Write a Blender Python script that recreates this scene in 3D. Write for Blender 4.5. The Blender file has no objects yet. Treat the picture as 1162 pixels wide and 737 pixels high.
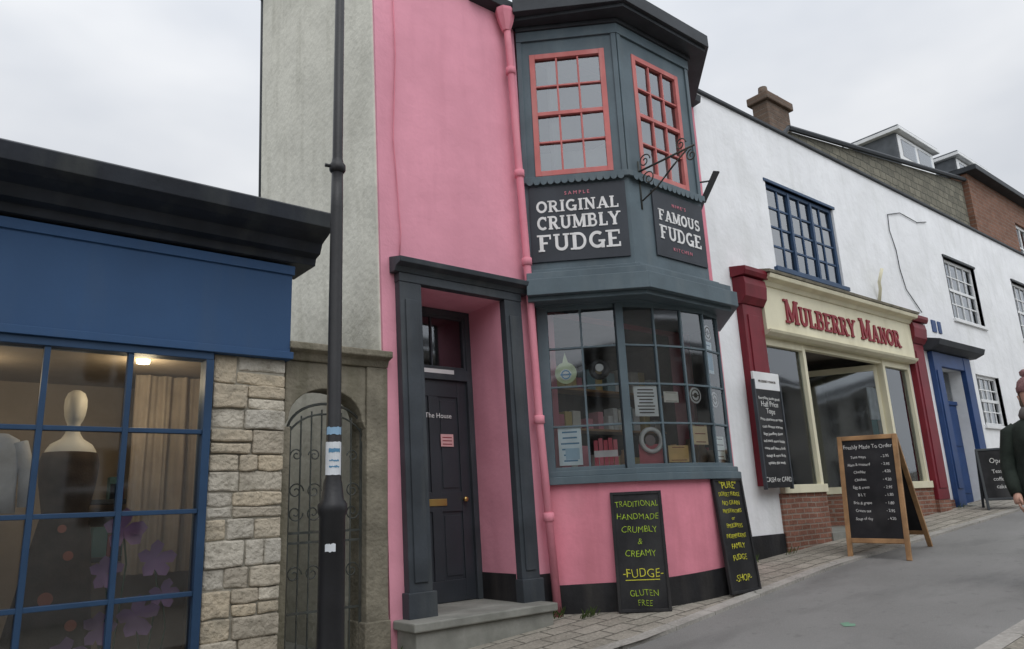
import bpy, math, random
from mathutils import Vector, Matrix
random.seed(7)
scene=bpy.context.scene
scene.view_settings.view_transform='Standard'; scene.view_settings.look='None'; scene.view_settings.exposure=0
V3=Vector
# ---------------------------------------------------------------- materials
def newmat(name):
    m=bpy.data.materials.new(name); m.use_nodes=True
    nt=m.node_tree; return m,nt,nt.nodes['Principled BSDF']
def setspec(b,v):
    for k in ('Specular IOR Level','Specular'):
        if k in b.inputs: b.inputs[k].default_value=v; return
def noise(nt,scale,detail=4,vec=None,sc=None):
    n=nt.nodes.new('ShaderNodeTexNoise'); n.inputs['Scale'].default_value=scale; n.inputs['Detail'].default_value=detail
    tc=nt.nodes.new('ShaderNodeTexCoord'); src=tc.outputs['Object']
    if sc:
        mp=nt.nodes.new('ShaderNodeMapping'); mp.inputs['Scale'].default_value=sc
        nt.links.new(src,mp.inputs['Vector']); src=mp.outputs[0]
    nt.links.new(src,n.inputs['Vector']); return n.outputs['Fac']
def ramp(nt,src,p0,p1,c0,c1):
    r=nt.nodes.new('ShaderNodeValToRGB'); e=r.color_ramp.elements
    e[0].position=p0;e[1].position=p1
    e[0].color=(*c0,1) if len(c0)==3 else c0; e[1].color=(*c1,1) if len(c1)==3 else c1
    nt.links.new(src,r.inputs['Fac']); return r.outputs['Color']
def mix(nt,fac,a,b,mode='MIX'):
    m=nt.nodes.new('ShaderNodeMixRGB'); m.blend_type=mode
    for i,x in ((0,fac),(1,a),(2,b)):
        if hasattr(x,'node'): nt.links.new(x,m.inputs[i])
        elif i==0: m.inputs[0].default_value=x
        else: m.inputs[i].default_value=(*x,1)
    return m.outputs[0]
def bump(nt,b,src,strength,dist=0.01,prev=None):
    bp=nt.nodes.new('ShaderNodeBump'); bp.inputs['Strength'].default_value=strength; bp.inputs['Distance'].default_value=dist
    nt.links.new(src,bp.inputs['Height'])
    if prev: nt.links.new(prev,bp.inputs['Normal'])
    nt.links.new(bp.outputs[0],b.inputs['Normal']); return bp.outputs[0]
def surf(name,col,rough=.7,var=.12,big=1.3,fine=30,bmp=.3,stain=None,stain_amt=.5,streak=True,spec=.3,dist=.01,metal=0,patch=None,wavy=0):
    m,nt,b=newmat(name)
    n1=noise(nt,big,3); n2=noise(nt,fine,4)
    lo=tuple(c*(1-var) for c in col); hi=tuple(min(1,c*(1+var)) for c in col)
    c=ramp(nt,n1,.35,.65,lo,hi)
    c2=mix(nt,ramp(nt,n2,.4,.75,(0,0,0),(.35,.35,.35)),c,lo)
    if stain:
        n3=noise(nt,1.6,5,sc=(3.0,3.0,.45) if streak else (1,1,1))
        f=ramp(nt,n3,.5,.72,(0,0,0),(stain_amt,)*3)
        c2=mix(nt,f,c2,stain)
    if patch:
        n4=noise(nt,.85,6,sc=(1,1,.8)); c2=mix(nt,ramp(nt,n4,.5,.62,(0,0,0),(patch[1],)*3),c2,patch[0])
    nt.links.new(c2,b.inputs['Base Color'])
    b.inputs['Roughness'].default_value=rough; setspec(b,spec); b.inputs['Metallic'].default_value=metal
    pv_=None
    if wavy: pv_=bump(nt,b,noise(nt,1.9,2),.6,wavy)
    if bmp: bump(nt,b,n2,bmp,dist,pv_)
    return m
def flat(name,col,rough=.6,spec=.3,metal=0):
    m,nt,b=newmat(name); n=noise(nt,6,2)
    nt.links.new(ramp(nt,n,.35,.65,tuple(c*.92 for c in col),tuple(min(1,c*1.06) for c in col)),b.inputs['Base Color'])
    b.inputs['Roughness'].default_value=rough; setspec(b,spec); b.inputs['Metallic'].default_value=metal; return m
def xz(nt):
    tc=nt.nodes.new('ShaderNodeTexCoord'); s=nt.nodes.new('ShaderNodeSeparateXYZ'); c=nt.nodes.new('ShaderNodeCombineXYZ')
    nt.links.new(tc.outputs['Object'],s.inputs[0]); nt.links.new(s.outputs['X'],c.inputs[0]); nt.links.new(s.outputs['Z'],c.inputs[1])
    return c.outputs[0]
def brickmat(name,c1,c2,mortar,bw,bh,msz=.012,rough=.85,use='xz',bs=.6,offset=.5):
    m,nt,b=newmat(name)
    bt=nt.nodes.new('ShaderNodeTexBrick')
    if use=='xz': src=xz(nt)
    else:
        tc=nt.nodes.new('ShaderNodeTexCoord'); src=tc.outputs['Object']
    nn=nt.nodes.new('ShaderNodeTexNoise'); nn.inputs['Scale'].default_value=2.2; nn.inputs['Detail'].default_value=1; nt.links.new(src,nn.inputs[0])
    sb=nt.nodes.new('ShaderNodeVectorMath'); sb.operation='SUBTRACT'; sb.inputs[1].default_value=(.5,.5,.5); nt.links.new(nn.outputs['Color'],sb.inputs[0])
    sl=nt.nodes.new('ShaderNodeVectorMath'); sl.operation='SCALE'; sl.inputs['Scale'].default_value=bh*.35; nt.links.new(sb.outputs[0],sl.inputs[0])
    ad=nt.nodes.new('ShaderNodeVectorMath'); ad.operation='ADD'; nt.links.new(src,ad.inputs[0]); nt.links.new(sl.outputs[0],ad.inputs[1])
    nt.links.new(ad.outputs[0],bt.inputs['Vector'])
    bt.inputs['Scale'].default_value=1; bt.inputs['Brick Width'].default_value=bw; bt.inputs['Row Height'].default_value=bh
    bt.inputs['Mortar Size'].default_value=msz; bt.offset=offset; bt.inputs['Mortar Smooth'].default_value=.3
    bt.inputs['Color1'].default_value=(*c1,1); bt.inputs['Color2'].default_value=(*c2,1); bt.inputs['Mortar'].default_value=(*mortar,1)
    n=noise(nt,3,4); n2=noise(nt,35,3)
    c=mix(nt,ramp(nt,n,.3,.7,(0,0,0),(.55,)*3),bt.outputs['Color'],tuple(x*.55 for x in c1))
    c=mix(nt,ramp(nt,n2,.45,.8,(0,0,0),(.4,)*3),c,tuple(min(1,x*1.5) for x in c2))
    nt.links.new(c,b.inputs['Base Color']); b.inputs['Roughness'].default_value=rough; setspec(b,.2)
    inv=nt.nodes.new('ShaderNodeMath'); inv.operation='MULTIPLY_ADD'; inv.inputs[1].default_value=-1.; nt.links.new(bt.outputs['Fac'],inv.inputs[0])
    nt.links.new(n2,inv.inputs[2]); bump(nt,b,inv.outputs[0],bs,.012)
    return m
def glassmat(name,tint=(.9,.95,.95),refl=.12):
    m=bpy.data.materials.new(name); m.use_nodes=True; nt=m.node_tree; nt.nodes.clear()
    o=nt.nodes.new('ShaderNodeOutputMaterial'); t=nt.nodes.new('ShaderNodeBsdfTransparent'); t.inputs[0].default_value=(*tint,1)
    g=nt.nodes.new('ShaderNodeBsdfGlossy'); g.inputs['Roughness'].default_value=.05; g.inputs[0].default_value=(.92,.96,1,1)
    lw=nt.nodes.new('ShaderNodeFresnel'); lw.inputs[0].default_value=1.5
    ad=nt.nodes.new('ShaderNodeMath'); ad.operation='ADD'; ad.inputs[1].default_value=refl; ad.use_clamp=True
    nt.links.new(lw.outputs[0],ad.inputs[0])
    n=noise(nt,1.4,1); bp=nt.nodes.new('ShaderNodeBump'); bp.inputs['Strength'].default_value=.05; bp.inputs['Distance'].default_value=.03
    nt.links.new(n,bp.inputs['Height']); nt.links.new(bp.outputs[0],g.inputs['Normal'])
    mx=nt.nodes.new('ShaderNodeMixShader'); nt.links.new(ad.outputs[0],mx.inputs[0]); nt.links.new(t.outputs[0],mx.inputs[1]); nt.links.new(g.outputs[0],mx.inputs[2])
    nt.links.new(mx.outputs[0],o.inputs[0]); return m
PINK=surf('pink_render',(.735,.325,.405),.9,.06,1.1,22,.35,stain=(.56,.23,.29),stain_amt=.3,patch=((.66,.29,.36),.4),wavy=.05)
PINKLO=surf('pink_render_low',(.70,.25,.315),.9,.08,1.6,22,.35,stain=(.45,.15,.18),stain_amt=.35,patch=((.74,.33,.38),.4),wavy=.04)
GREYW=surf('cream_roughcast',(.70,.685,.60),.95,.06,.8,16,.7,stain=(.44,.43,.36),stain_amt=.5,dist=.015,patch=((.52,.51,.44),.5),wavy=.06)
WHITE=surf('white_limewash',(.80,.81,.82),.85,.05,.9,14,.4,stain=(.58,.59,.57),stain_amt=.3,dist=.015,patch=((.68,.69,.68),.4),wavy=.05)
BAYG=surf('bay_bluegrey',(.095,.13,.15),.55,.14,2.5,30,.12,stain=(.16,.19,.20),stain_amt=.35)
DARKW=surf('dark_timber',(.045,.053,.062),.5,.2,3,40,.15,stain=(.10,.105,.10),stain_amt=.4)
SALM=surf('salmon_paint',(.52,.155,.145),.55,.1,5,40,.1,stain=(.5,.3,.28),stain_amt=.4)
BLACKP=surf('black_plinth',(.018,.018,.02),.6,.3,4,30,.3,stain=(.06,.055,.05),stain_amt=.5)
NAVY=surf('shop_blue',(.030,.078,.175),.6,.08,1.5,30,.08,stain=(.045,.085,.16),stain_amt=.5)
NAVYF=surf('shop_blue_frame',(.022,.055,.115),.5,.1,3,30,.08)
CORN=surf('cornice_navy',(.018,.022,.03),.55,.25,3,30,.15,stain=(.06,.065,.06),stain_amt=.5)
def stonemat(name,base,dark):
    m,nt,b=newmat(name); g=nt.nodes.new('ShaderNodeNewGeometry')
    r=nt.nodes.new('ShaderNodeValToRGB'); e=r.color_ramp.elements; e[0].color=(base[0]*.75,base[1]*.74,base[2]*.74,1); e[1].color=(*[min(1,x*1.2) for x in base],1)
    k=r.color_ramp.elements.new(.35); k.color=(base[0]*1.02,base[1]*.95,base[2]*.85,1)
    k=r.color_ramp.elements.new(.7); k.color=(base[0]*.9,base[1]*.93,base[2]*.98,1)
    nt.links.new(g.outputs['Random Per Island'],r.inputs[0])
    n=noise(nt,6,6); n2=noise(nt,24,6)
    c=mix(nt,ramp(nt,n,.5,.75,(0,0,0),(.75,)*3),r.outputs[0],dark)
    c=mix(nt,ramp(nt,n2,.5,.8,(0,0,0),(.5,)*3),c,tuple(x*.55 for x in base))
    nt.links.new(c,b.inputs['Base Color']); b.inputs['Roughness'].default_value=.95; setspec(b,.15); bump(nt,b,n2,1.0,.03); return m
STONE=stonemat('limestone',(.50,.455,.375),(.26,.235,.185))
MORTAR=surf('mortar',(.33,.31,.26),.95,.2,5,40,.6)
GATEST=surf('mossy_stone',(.21,.19,.145),.95,.25,3,25,.8,stain=(.10,.095,.06),stain_amt=.7,dist=.02)
IRON=surf('wrought_iron',(.05,.055,.05),.6,.3,8,60,.2,stain=(.12,.08,.05),stain_amt=.4)
LAMPB=surf('lamp_black',(.014,.014,.016),.45,.3,4,40,.15,spec=.4,stain=(.05,.05,.05),stain_amt=.3)
SIGNB=surf('sign_slate',(.042,.048,.058),.6,.15,3,50,.05)
WHT=flat('sign_white',(.74,.74,.73),.6)
LTXT=flat('sign_red_text',(.24,.02,.03),.5)
PTXT=flat('sign_pink_text',(.6,.2,.25),.5)
CREAM=surf('cream_paint',(.70,.66,.49),.6,.06,2,40,.08,stain=(.5,.45,.3),stain_amt=.35)
RED=surf('dark_red_paint',(.17,.014,.024),.5,.15,3,40,.08,stain=(.09,.012,.015),stain_amt=.5)
BRICK=brickmat('red_brick',(.19,.085,.058),(.29,.135,.095),(.28,.25,.21),.225,.075)
BRICKB=brickmat('brick_house_wall',(.17,.085,.055),(.24,.12,.08),(.20,.175,.15),.5,.16,.02)
CHIMB=brickmat('chimney_stone',(.12,.085,.065),(.17,.12,.09),(.14,.12,.10),.5,.16,.02)
SLATEH=brickmat('slate_hung',(.13,.125,.10),(.23,.215,.165),(.05,.05,.042),.42,.26,.018)
SLATER=brickmat('slate_roof',(.085,.09,.095),(.12,.125,.13),(.03,.03,.03),.35,.22,.012)
ROOFD=surf('lead_roof',(.10,.11,.12),.6,.2,3,30,.2)
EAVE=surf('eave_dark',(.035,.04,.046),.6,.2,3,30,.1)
WINBL=surf('window_blue',(.03,.065,.13),.5,.1,3,40,.05)
DOORBL=surf('door_blue',(.022,.058,.17),.5,.12,3,40,.05)
WINW=surf('window_white',(.72,.73,.73),.5,.06,3,40,.05)
DOORG=surf('door_grey',(.03,.035,.043),.42,.12,3,50,.05,spec=.5)
WOOD=surf('pine_wood',(.36,.21,.10),.6,.25,6,40,.15,stain=(.18,.10,.05),stain_amt=.5)
CHALK=surf('chalkboard',(.014,.014,.016),.6,.5,3,40,.03,stain=(.06,.06,.06),stain_amt=.6,streak=False)
CHW=flat('chalk_white',(.62,.62,.60),.9); CHY=flat('chalk_green',(.36,.50,.05),.9); CHY2=flat('chalk_yellow',(.58,.55,.06),.9)
BRASS=flat('brass',(.6,.42,.15),.35,.5,1)
SLAB=surf('step_stone',(.24,.24,.215),.85,.2,3,30,.4,stain=(.11,.115,.09),stain_amt=.6,streak=False)
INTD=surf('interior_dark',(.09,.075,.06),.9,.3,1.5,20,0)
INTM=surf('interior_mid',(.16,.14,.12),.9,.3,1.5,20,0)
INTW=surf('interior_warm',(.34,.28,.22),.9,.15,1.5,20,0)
CURT=surf('curtain_beige',(.42,.36,.31),.9,.2,3,20,0,stain=(.25,.20,.17),stain_amt=.8)
GL_D=glassmat('glass_shop',(.80,.85,.86),.09)
GL_B=glassmat('glass_bay',(.88,.91,.91),.07)
GL_U=glassmat('glass_upper',(.5,.53,.53),.17)
SKIN=surf('skin',(.55,.33,.25),.55,.08,6,60,.05)
COAT=surf('coat_dark',(.022,.03,.024),.9,.35,6,60,.4)
TROU=surf('trousers_olive',(.10,.11,.05),.9,.2,6,60,.3)
SHOE=flat('boot_leather',(.03,.022,.018),.5)
HATM=surf('knit_hat',(.24,.13,.13),.95,.3,30,80,.8)
MANN=flat('mannequin_white',(.72,.70,.66),.45)
# ---------------------------------------------------------------- mesh tools
class Fr:
    def __init__(s,O,U=(1,0,0),V=(0,0,1),N=None):
        s.O=V3(O); s.U=V3(U); s.V=V3(V); s.N=V3(N) if N is not None else s.U.cross(s.V).normalized()
    def P(s,a,z,n): return s.O+s.U*a+s.V*z+s.N*n
F0=Fr((0,0,0))
FP=Fr((0,0,0),V=(-.028,0,1),N=(0,-1,0))
def empty(name,loc=(0,0,0)):
    e=bpy.data.objects.new(name,None); e.location=loc; scene.collection.objects.link(e); return e
class Part:
    def __init__(s,name,parent,mat,bevel=0,smooth=False):
        s.n=name;s.p=parent;s.m=mat;s.b=bevel;s.v=[];s.f=[];s.s=smooth
    def add(s,vs,fs):
        k=len(s.v); s.v+= [tuple(x) for x in vs]; s.f+=[tuple(i+k for i in f) for f in fs]; return s
    def box(s,fr,a0,a1,z0,z1,n0,n1):
        P=fr.P
        vs=[P(a0,z0,n0),P(a1,z0,n0),P(a1,z1,n0),P(a0,z1,n0),P(a0,z0,n1),P(a1,z0,n1),P(a1,z1,n1),P(a0,z1,n1)]
        return s.add(vs,[(3,2,1,0),(4,5,6,7),(0,1,5,4),(1,2,6,5),(2,3,7,6),(3,0,4,7)])
    def poly(s,fr,pts,n0,n1):
        k=len(pts); vs=[fr.P(a,z,n0) for a,z in pts]+[fr.P(a,z,n1) for a,z in pts]
        fs=[tuple(range(k-1,-1,-1)),tuple(range(k,2*k))]+[(i,(i+1)%k,(i+1)%k+k,i+k) for i in range(k)]
        return s.add(vs,fs)
    def prof(s,fr,a0,a1,pts):
        k=len(pts); vs=[fr.P(a0,z,n) for n,z in pts]+[fr.P(a1,z,n) for n,z in pts]
        fs=[tuple(range(k-1,-1,-1)),tuple(range(k,2*k))]+[(i,(i+1)%k,(i+1)%k+k,i+k) for i in range(k)]
        return s.add(vs,fs)
    def wall(s,fr,a0,a1,z0,z1,holes,n0,n1):
        xs=sorted(set([a0,a1]+[h[0] for h in holes]+[h[1] for h in holes])); zs=sorted(set([z0,z1]+[h[2] for h in holes]+[h[3] for h in holes]))
        def hole(i,j):
            if i<0 or j<0 or i>=len(xs)-1 or j>=len(zs)-1: return True
            cx=(xs[i]+xs[i+1])/2; cz=(zs[j]+zs[j+1])/2
            return any(h[0]<cx<h[1] and h[2]<cz<h[3] for h in holes)
        P=fr.P
        for i in range(len(xs)-1):
            for j in range(len(zs)-1):
                if hole(i,j): continue
                A,B,C,D=xs[i],xs[i+1],zs[j],zs[j+1]
                s.add([P(A,C,n1),P(B,C,n1),P(B,D,n1),P(A,D,n1)],[(0,1,2,3)])
                s.add([P(A,C,n0),P(B,C,n0),P(B,D,n0),P(A,D,n0)],[(3,2,1,0)])
                if hole(i-1,j): s.add([P(A,C,n0),P(A,C,n1),P(A,D,n1),P(A,D,n0)],[(0,1,2,3)])
                if hole(i+1,j): s.add([P(B,C,n0),P(B,C,n1),P(B,D,n1),P(B,D,n0)],[(3,2,1,0)])
                if hole(i,j-1): s.add([P(A,C,n0),P(B,C,n0),P(B,C,n1),P(A,C,n1)],[(0,1,2,3)])
                if hole(i,j+1): s.add([P(A,D,n0),P(B,D,n0),P(B,D,n1),P(A,D,n1)],[(3,2,1,0)])
        return s
    def ribbon(s,pts,z0,z1,d0,d1):
        k=len(pts); nr=[]
        for i in range(k):
            a=V3(pts[max(i-1,0)]);b=V3(pts[i]);c=V3(pts[min(i+1,k-1)])
            t1=(b-a).normalized() if i>0 else (c-b).normalized(); t2=(c-b).normalized() if i<k-1 else t1
            n1=V3((t1.y,-t1.x)); n2=V3((t2.y,-t2.x)); n=(n1+n2).normalized(); nr.append(n/max(.5,n.dot(n1)))
        vs=[]
        for i in range(k):
            b=V3(pts[i])
            for d,z in ((d0,z0),(d1,z0),(d1,z1),(d0,z1)):
                q=b+nr[i]*d; vs.append((q.x,q.y,z if not callable(z) else z(q.x,q.y)))
        fs=[]
        for i in range(k-1):
            for j in range(4):
                fs.append((4*i+j,4*(i+1)+j,4*(i+1)+(j+1)%4,4*i+(j+1)%4))
        fs+=[(0,1,2,3),(4*k-1,4*k-2,4*k-3,4*k-4)]
        return s.add(vs,fs)
    def tube(s,pts,r,seg=8,cap=True):
        pts=[V3(p) for p in pts]; k=len(pts); rr=r if isinstance(r,(list,tuple)) else [r]*k
        vs=[]; prev=None
        for i in range(k):
            t=(pts[min(i+1,k-1)]-pts[max(i-1,0)]).normalized()
            if prev is None:
                ref=V3((1,0,0)) if abs(t.x)<.8 else V3((0,1,0)); a=(ref-t*ref.dot(t)).normalized()
            else: a=(prev-t*prev.dot(t)).normalized()
            prev=a; b=t.cross(a)
            for j in range(seg):
                th=2*math.pi*j/seg; vs.append(pts[i]+a*math.cos(th)*rr[i]+b*math.sin(th)*rr[i])
        fs=[(i*seg+j,i*seg+(j+1)%seg,(i+1)*seg+(j+1)%seg,(i+1)*seg+j) for i in range(k-1) for j in range(seg)]
        if cap: fs+=[tuple(range(seg-1,-1,-1)),tuple(range((k-1)*seg,k*seg))]
        return s.add(vs,fs)
    def loft(s,rings,seg=16,cap=True):
        vs=[]
        for rg in rings:
            x,y,z,rx,ry=rg[:5]; a=rg[5] if len(rg)>5 else 0
            for j in range(seg):
                th=2*math.pi*j/seg; px=math.cos(th)*rx; py=math.sin(th)*ry
                vs.append((x+px*math.cos(a)-py*math.sin(a),y+px*math.sin(a)+py*math.cos(a),z))
        k=len(rings)
        fs=[(i*seg+j,i*seg+(j+1)%seg,(i+1)*seg+(j+1)%seg,(i+1)*seg+j) for i in range(k-1) for j in range(seg)]
        if cap: fs+=[tuple(range(seg-1,-1,-1)),tuple(range((k-1)*seg,k*seg))]
        return s.add(vs,fs)
    def ring(s,fr,a,z,n,R,r,seg=20):
        pts=[fr.P(a+R*math.cos(2*math.pi*i/seg),z+R*math.sin(2*math.pi*i/seg),n) for i in range(seg+1)]
        return s.tube(pts,r,6,False)
    def disc(s,fr,a,z,n,R,seg=20,th=.01,sx=1):
        return s.poly(fr,[(a+sx*R*math.cos(2*math.pi*i/seg),z+R*math.sin(2*math.pi*i/seg)) for i in range(seg)],n,n+th)
    def done(s):
        if not s.v: return None
        me=bpy.data.meshes.new(s.n); me.from_pydata(s.v,[],s.f); me.validate(); me.materials.append(s.m)
        o=bpy.data.objects.new(s.n,me); scene.collection.objects.link(o)
        if s.p: o.parent=s.p
        if s.s:
            for p in me.polygons: p.use_smooth=True
        if s.b:
            md=o.modifiers.new('b','BEVEL'); md.width=s.b; md.segments=2; md.limit_method='ANGLE'; md.angle_limit=.9
        return o
def ftext(name,parent,body,fr,a,z,size,mat,n=.006,align='CENTER',bold=0,sx=1,wob=0):
    cu=bpy.data.curves.new(name,'FONT'); cu.body=body; cu.size=size; cu.align_x=align; cu.extrude=.002; cu.offset=bold; cu.resolution_u=3
    o=bpy.data.objects.new(name,cu); scene.collection.objects.link(o); bpy.context.view_layer.update()
    me=bpy.data.meshes.new_from_object(o.evaluated_get(bpy.context.evaluated_depsgraph_get())); bpy.data.objects.remove(o)
    ph=random.random()*6; sl=random.uniform(-.02,.02) if wob else 0
    for v in me.vertices:
        x,y=v.co.x,v.co.y
        if wob: y+=wob*math.sin(x*28+ph)+sl*x; x+=wob*.8*math.sin(y*70+x*13+ph)
        v.co=fr.P(a+x*sx,z+y,n+v.co.z)
    me.materials.clear(); me.materials.append(mat)
    o=bpy.data.objects.new(name,me); scene.collection.objects.link(o); o.parent=parent; return o
def arc(cx,cy,rx,ry,a0,a1,n=12): return [(cx+rx*math.cos(math.radians(a0+(a1-a0)*i/n)),cy+ry*math.sin(math.radians(a0+(a1-a0)*i/n))) for i in range(n+1)]
T=.21;H=.12
GLY={
'I':(.42,[([(.21,0),(.21,1)],T)],[(.21,0),(.21,1)]),
'O':(.92,[(arc(.46,.5,.35,.42,0,360,24),.19)],[]),
'R':(.9,[([(.2,0),(.2,1)],T),([(.2,.94)]+arc(.45,.72,.22,.22,90,-90)+[(.2,.5)],.14),([(.45,.5),(.74,0)],.2)],[(.2,0),(.14,1),(.78,0)]),
'G':(.95,[(arc(.48,.5,.36,.42,50,330,20),.18),([(.78,.0),(.78,.42)],.19),([(.55,.42),(.92,.42)],H)],[]),
'N':(.98,[([(.2,0),(.2,1)],.13),([(.2,.98),(.78,.04)],.2),([(.78,0),(.78,1)],.13)],[(.2,0),(.14,1),(.78,1)]),
'A':(.98,[([(.16,0),(.48,1)],.12),([(.48,1),(.82,0)],.22),([(.28,.3),(.7,.3)],.1)],[(.16,0),(.82,0)]),
'L':(.76,[([(.2,0),(.2,1)],T),([(.2,.06),(.68,.06)],H),([(.66,0),(.66,.3)],.09)],[(.2,0),(.2,1)]),
'C':(.86,[(arc(.48,.5,.36,.42,48,312,20),.18),([(.73,.66),(.73,.98)],.08)],[]),
'U':(.94,[([(.2,1),(.2,.36)]+arc(.47,.34,.27,.26,180,360)+[(.74,.36),(.74,1)],.17)],[(.2,1),(.74,1)]),
'M':(1.15,[([(.18,0),(.18,1)],.12),([(.2,1),(.57,.1)],.18),([(.57,.1),(.93,1)],.12),([(.95,0),(.95,1)],T)],[(.18,0),(.14,1),(.95,0),(.98,1)]),
'B':(.86,[([(.2,0),(.2,1)],T),([(.2,.94)]+arc(.45,.74,.19,.2,90,-90)+[(.2,.54)],.14),([(.3,.53)]+arc(.47,.3,.24,.24,90,-90)+[(.2,.06)],.14)],[(.14,0),(.14,1)]),
'Y':(.92,[([(.12,1),(.46,.45)],.2),([(.46,.45),(.8,1)],.12),([(.46,0),(.46,.5)],T)],[(.14,1),(.8,1),(.46,0)]),
'F':(.8,[([(.2,0),(.2,1)],T),([(.2,.94),(.7,.94)],H),([(.2,.5),(.55,.5)],H),([(.7,.72),(.7,1)],.09)],[(.2,0),(.14,1)]),
'D':(.92,[([(.2,0),(.2,1)],T),([(.2,.94),(.4,.94)]+arc(.42,.5,.36,.44,90,-90,16)+[(.2,.06)],.15)],[(.14,0),(.14,1)]),
'E':(.82,[([(.2,0),(.2,1)],T),([(.2,.94),(.7,.94)],H),([(.2,.5),(.55,.5)],H),([(.2,.06),(.72,.06)],H),([(.7,.74),(.7,1)],.09),([(.72,0),(.72,.28)],.09)],[(.14,0),(.14,1)]),
'S':(.82,[(arc(.42,.72,.23,.21,35,270,12)+arc(.42,.29,.26,.22,85,-145,12),.17),([(.65,.7),(.65,.98)],.07),([(.15,.02),(.15,.32)],.07)],[]),
' ':(.5,[],[])}
def slab(part,txt,fr,ac,zb,h,width,n=.004,th=.01,first=1.0):
    adv=[]
    for i,c in enumerate(txt):
        k=first if (i==0 or txt[i-1]==' ') else 1
        adv.append((GLY[c][0]+.06)*k)
    tot=sum(adv); sx=width/tot; x=ac-width/2; d=0
    for i,c in enumerate(txt):
        k=first if (i==0 or txt[i-1]==' ') else 1
        w,st,se=GLY[c]
        for pts,t in st:
            q=[V3((p[0]*k*sx,p[1]*k*h)) for p in pts]; t*=h*k; m=len(q)
            L=[];R=[]
            for j in range(m):
                a=q[max(j-1,0)];b=q[j];e=q[min(j+1,m-1)]
                if c=='O': a=q[(j-1)%(m-1)]; e=q[(j+1)%(m-1)]
                u1=(b-a).normalized() if (b-a).length>1e-6 else (e-b).normalized(); u2=(e-b).normalized() if (e-b).length>1e-6 else u1
                n1=V3((-u1.y,u1.x)); n2=V3((-u2.y,u2.x)); nn=(n1+n2)
                nn=nn.normalized() if nn.length>.1 else n1; nn=nn/max(.6,nn.dot(n1)); L.append(b+nn*t/2);R.append(b-nn*t/2)
            for j in range(m-1):
                part.poly(fr,[(x+R[j].x,zb+R[j].y),(x+R[j+1].x,zb+R[j+1].y),(x+L[j+1].x,zb+L[j+1].y),(x+L[j].x,zb+L[j].y)],n,n+th+.0003*(d%7))
            d+=1
        for sxp,sy in se:
            hw=.18*k*sx; hh=.1*h*k; y0=zb if sy==0 else zb+h*k-hh
            part.box(fr,x+sxp*k*sx-hw,x+sxp*k*sx+hw,y0,y0+hh,n,n+th+.0026+.0003*(d%5)); d+=1
        x+=adv[i]*sx
def window(parent,fr,a0,a1,z0,z1,cols,rows,mf,mg,fw=.06,bw=.022,n=-.05,depth=.07,meet=None):
    f=Part('frame',parent,mf,.004); g=Part('glass',parent,mg)
    f.box(fr,a0,a0+fw,z0,z1,n-depth,n); f.box(fr,a1-fw,a1,z0,z1,n-depth,n)
    f.box(fr,a0+fw,a1-fw,z0,z0+fw,n-depth,n-.002); f.box(fr,a0+fw,a1-fw,z1-fw,z1,n-depth,n-.002)
    ia,ib,ic,id_=a0+fw,a1-fw,z0+fw,z1-fw
    for i in range(1,cols):
        x=ia+(ib-ia)*i/cols; f.box(fr,x-bw/2,x+bw/2,ic,id_,n-depth*.7,n-.012)
    for j in range(1,rows):
        z=ic+(id_-ic)*j/rows; w=bw
        if meet==j: w=bw*2.2
        f.box(fr,ia,ib,z-w/2,z+w/2,n-depth*.7-.002,n-(.006 if meet==j else .015))
    for i in range(cols):
        for j in range(rows):
            A=ia+(ib-ia)*i/cols;B=ia+(ib-ia)*(i+1)/cols;C=ic+(id_-ic)*j/rows;D=ic+(id_-ic)*(j+1)/rows
            k=[random.uniform(-.004,.004) for _ in range(3)]
            m=n-depth*.55
            g.add([fr.P(A,C,m),fr.P(B,C,m+k[0]),fr.P(B,D,m+k[0]+k[1]),fr.P(A,D,m+k[1])],[(0,1,2,3)])
    f.done(); g.done()
def clamp(a,b,c): return max(b,min(c,a))
def gz(x,y): return .24+.07*(clamp(x,-25,38)-5.36)+.04*clamp(y,-9,2)
# ---------------------------------------------------------------- ground
def sheet(name,mat,x0,x1,yfun0,yfun1,nx,ny,dz,parent=None):
    p=Part(name,parent,mat)
    vs=[];fs=[]
    for i in range(nx+1):
        x=x0+(x1-x0)*i/nx
        for j in range(ny+1):
            a=yfun0(x);b=yfun1(x); y=a+(b-a)*j/ny; vs.append((x,y,gz(x,y)+dz))
    for i in range(nx):
        for j in range(ny):
            k=i*(ny+1)+j; fs.append((k,k+ny+1,k+ny+2,k+1))
    p.add(vs,fs); return p.done()
GROUND=surf('ground_mat',(.12,.12,.10),.95,.2,.3,8,.3)
m,nt,b=newmat('asphalt')
n1=noise(nt,.7,4); n2=noise(nt,160,2); n3=noise(nt,2.0,5,sc=(.35,1,1)); n4=noise(nt,9,5)
c=ramp(nt,n1,.3,.7,(.145,.142,.135),(.20,.196,.188)); c=mix(nt,ramp(nt,n2,.45,.7,(0,0,0),(.5,)*3),c,(.31,.30,.285))
c=mix(nt,ramp(nt,n3,.52,.68,(0,0,0),(.5,)*3),c,(.10,.098,.094)); c=mix(nt,ramp(nt,n4,.6,.72,(0,0,0),(.35,)*3),c,(.09,.088,.084))
nt.links.new(c,b.inputs['Base Color']); b.inputs['Roughness'].default_value=.8; bump(nt,b,n2,.5,.006); ASPH=m
PAVE=brickmat('paving_stone',(.26,.24,.20),(.37,.34,.29),(.09,.085,.07),.34,.21,.012,use='o',bs=.9)
KERB=brickmat('kerb_stone',(.31,.295,.265),(.38,.36,.33),(.10,.095,.085),.9,5,.01,use='o',bs=.5)
g=Part('ground',None,GROUND)
xs=[-300,-120,-60,-25]+list(range(-20,38,3))+[38,60,120,300]; ys=[-300,-100,-40,-9,-6,-3,0,2,10,40,120,300]
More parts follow.
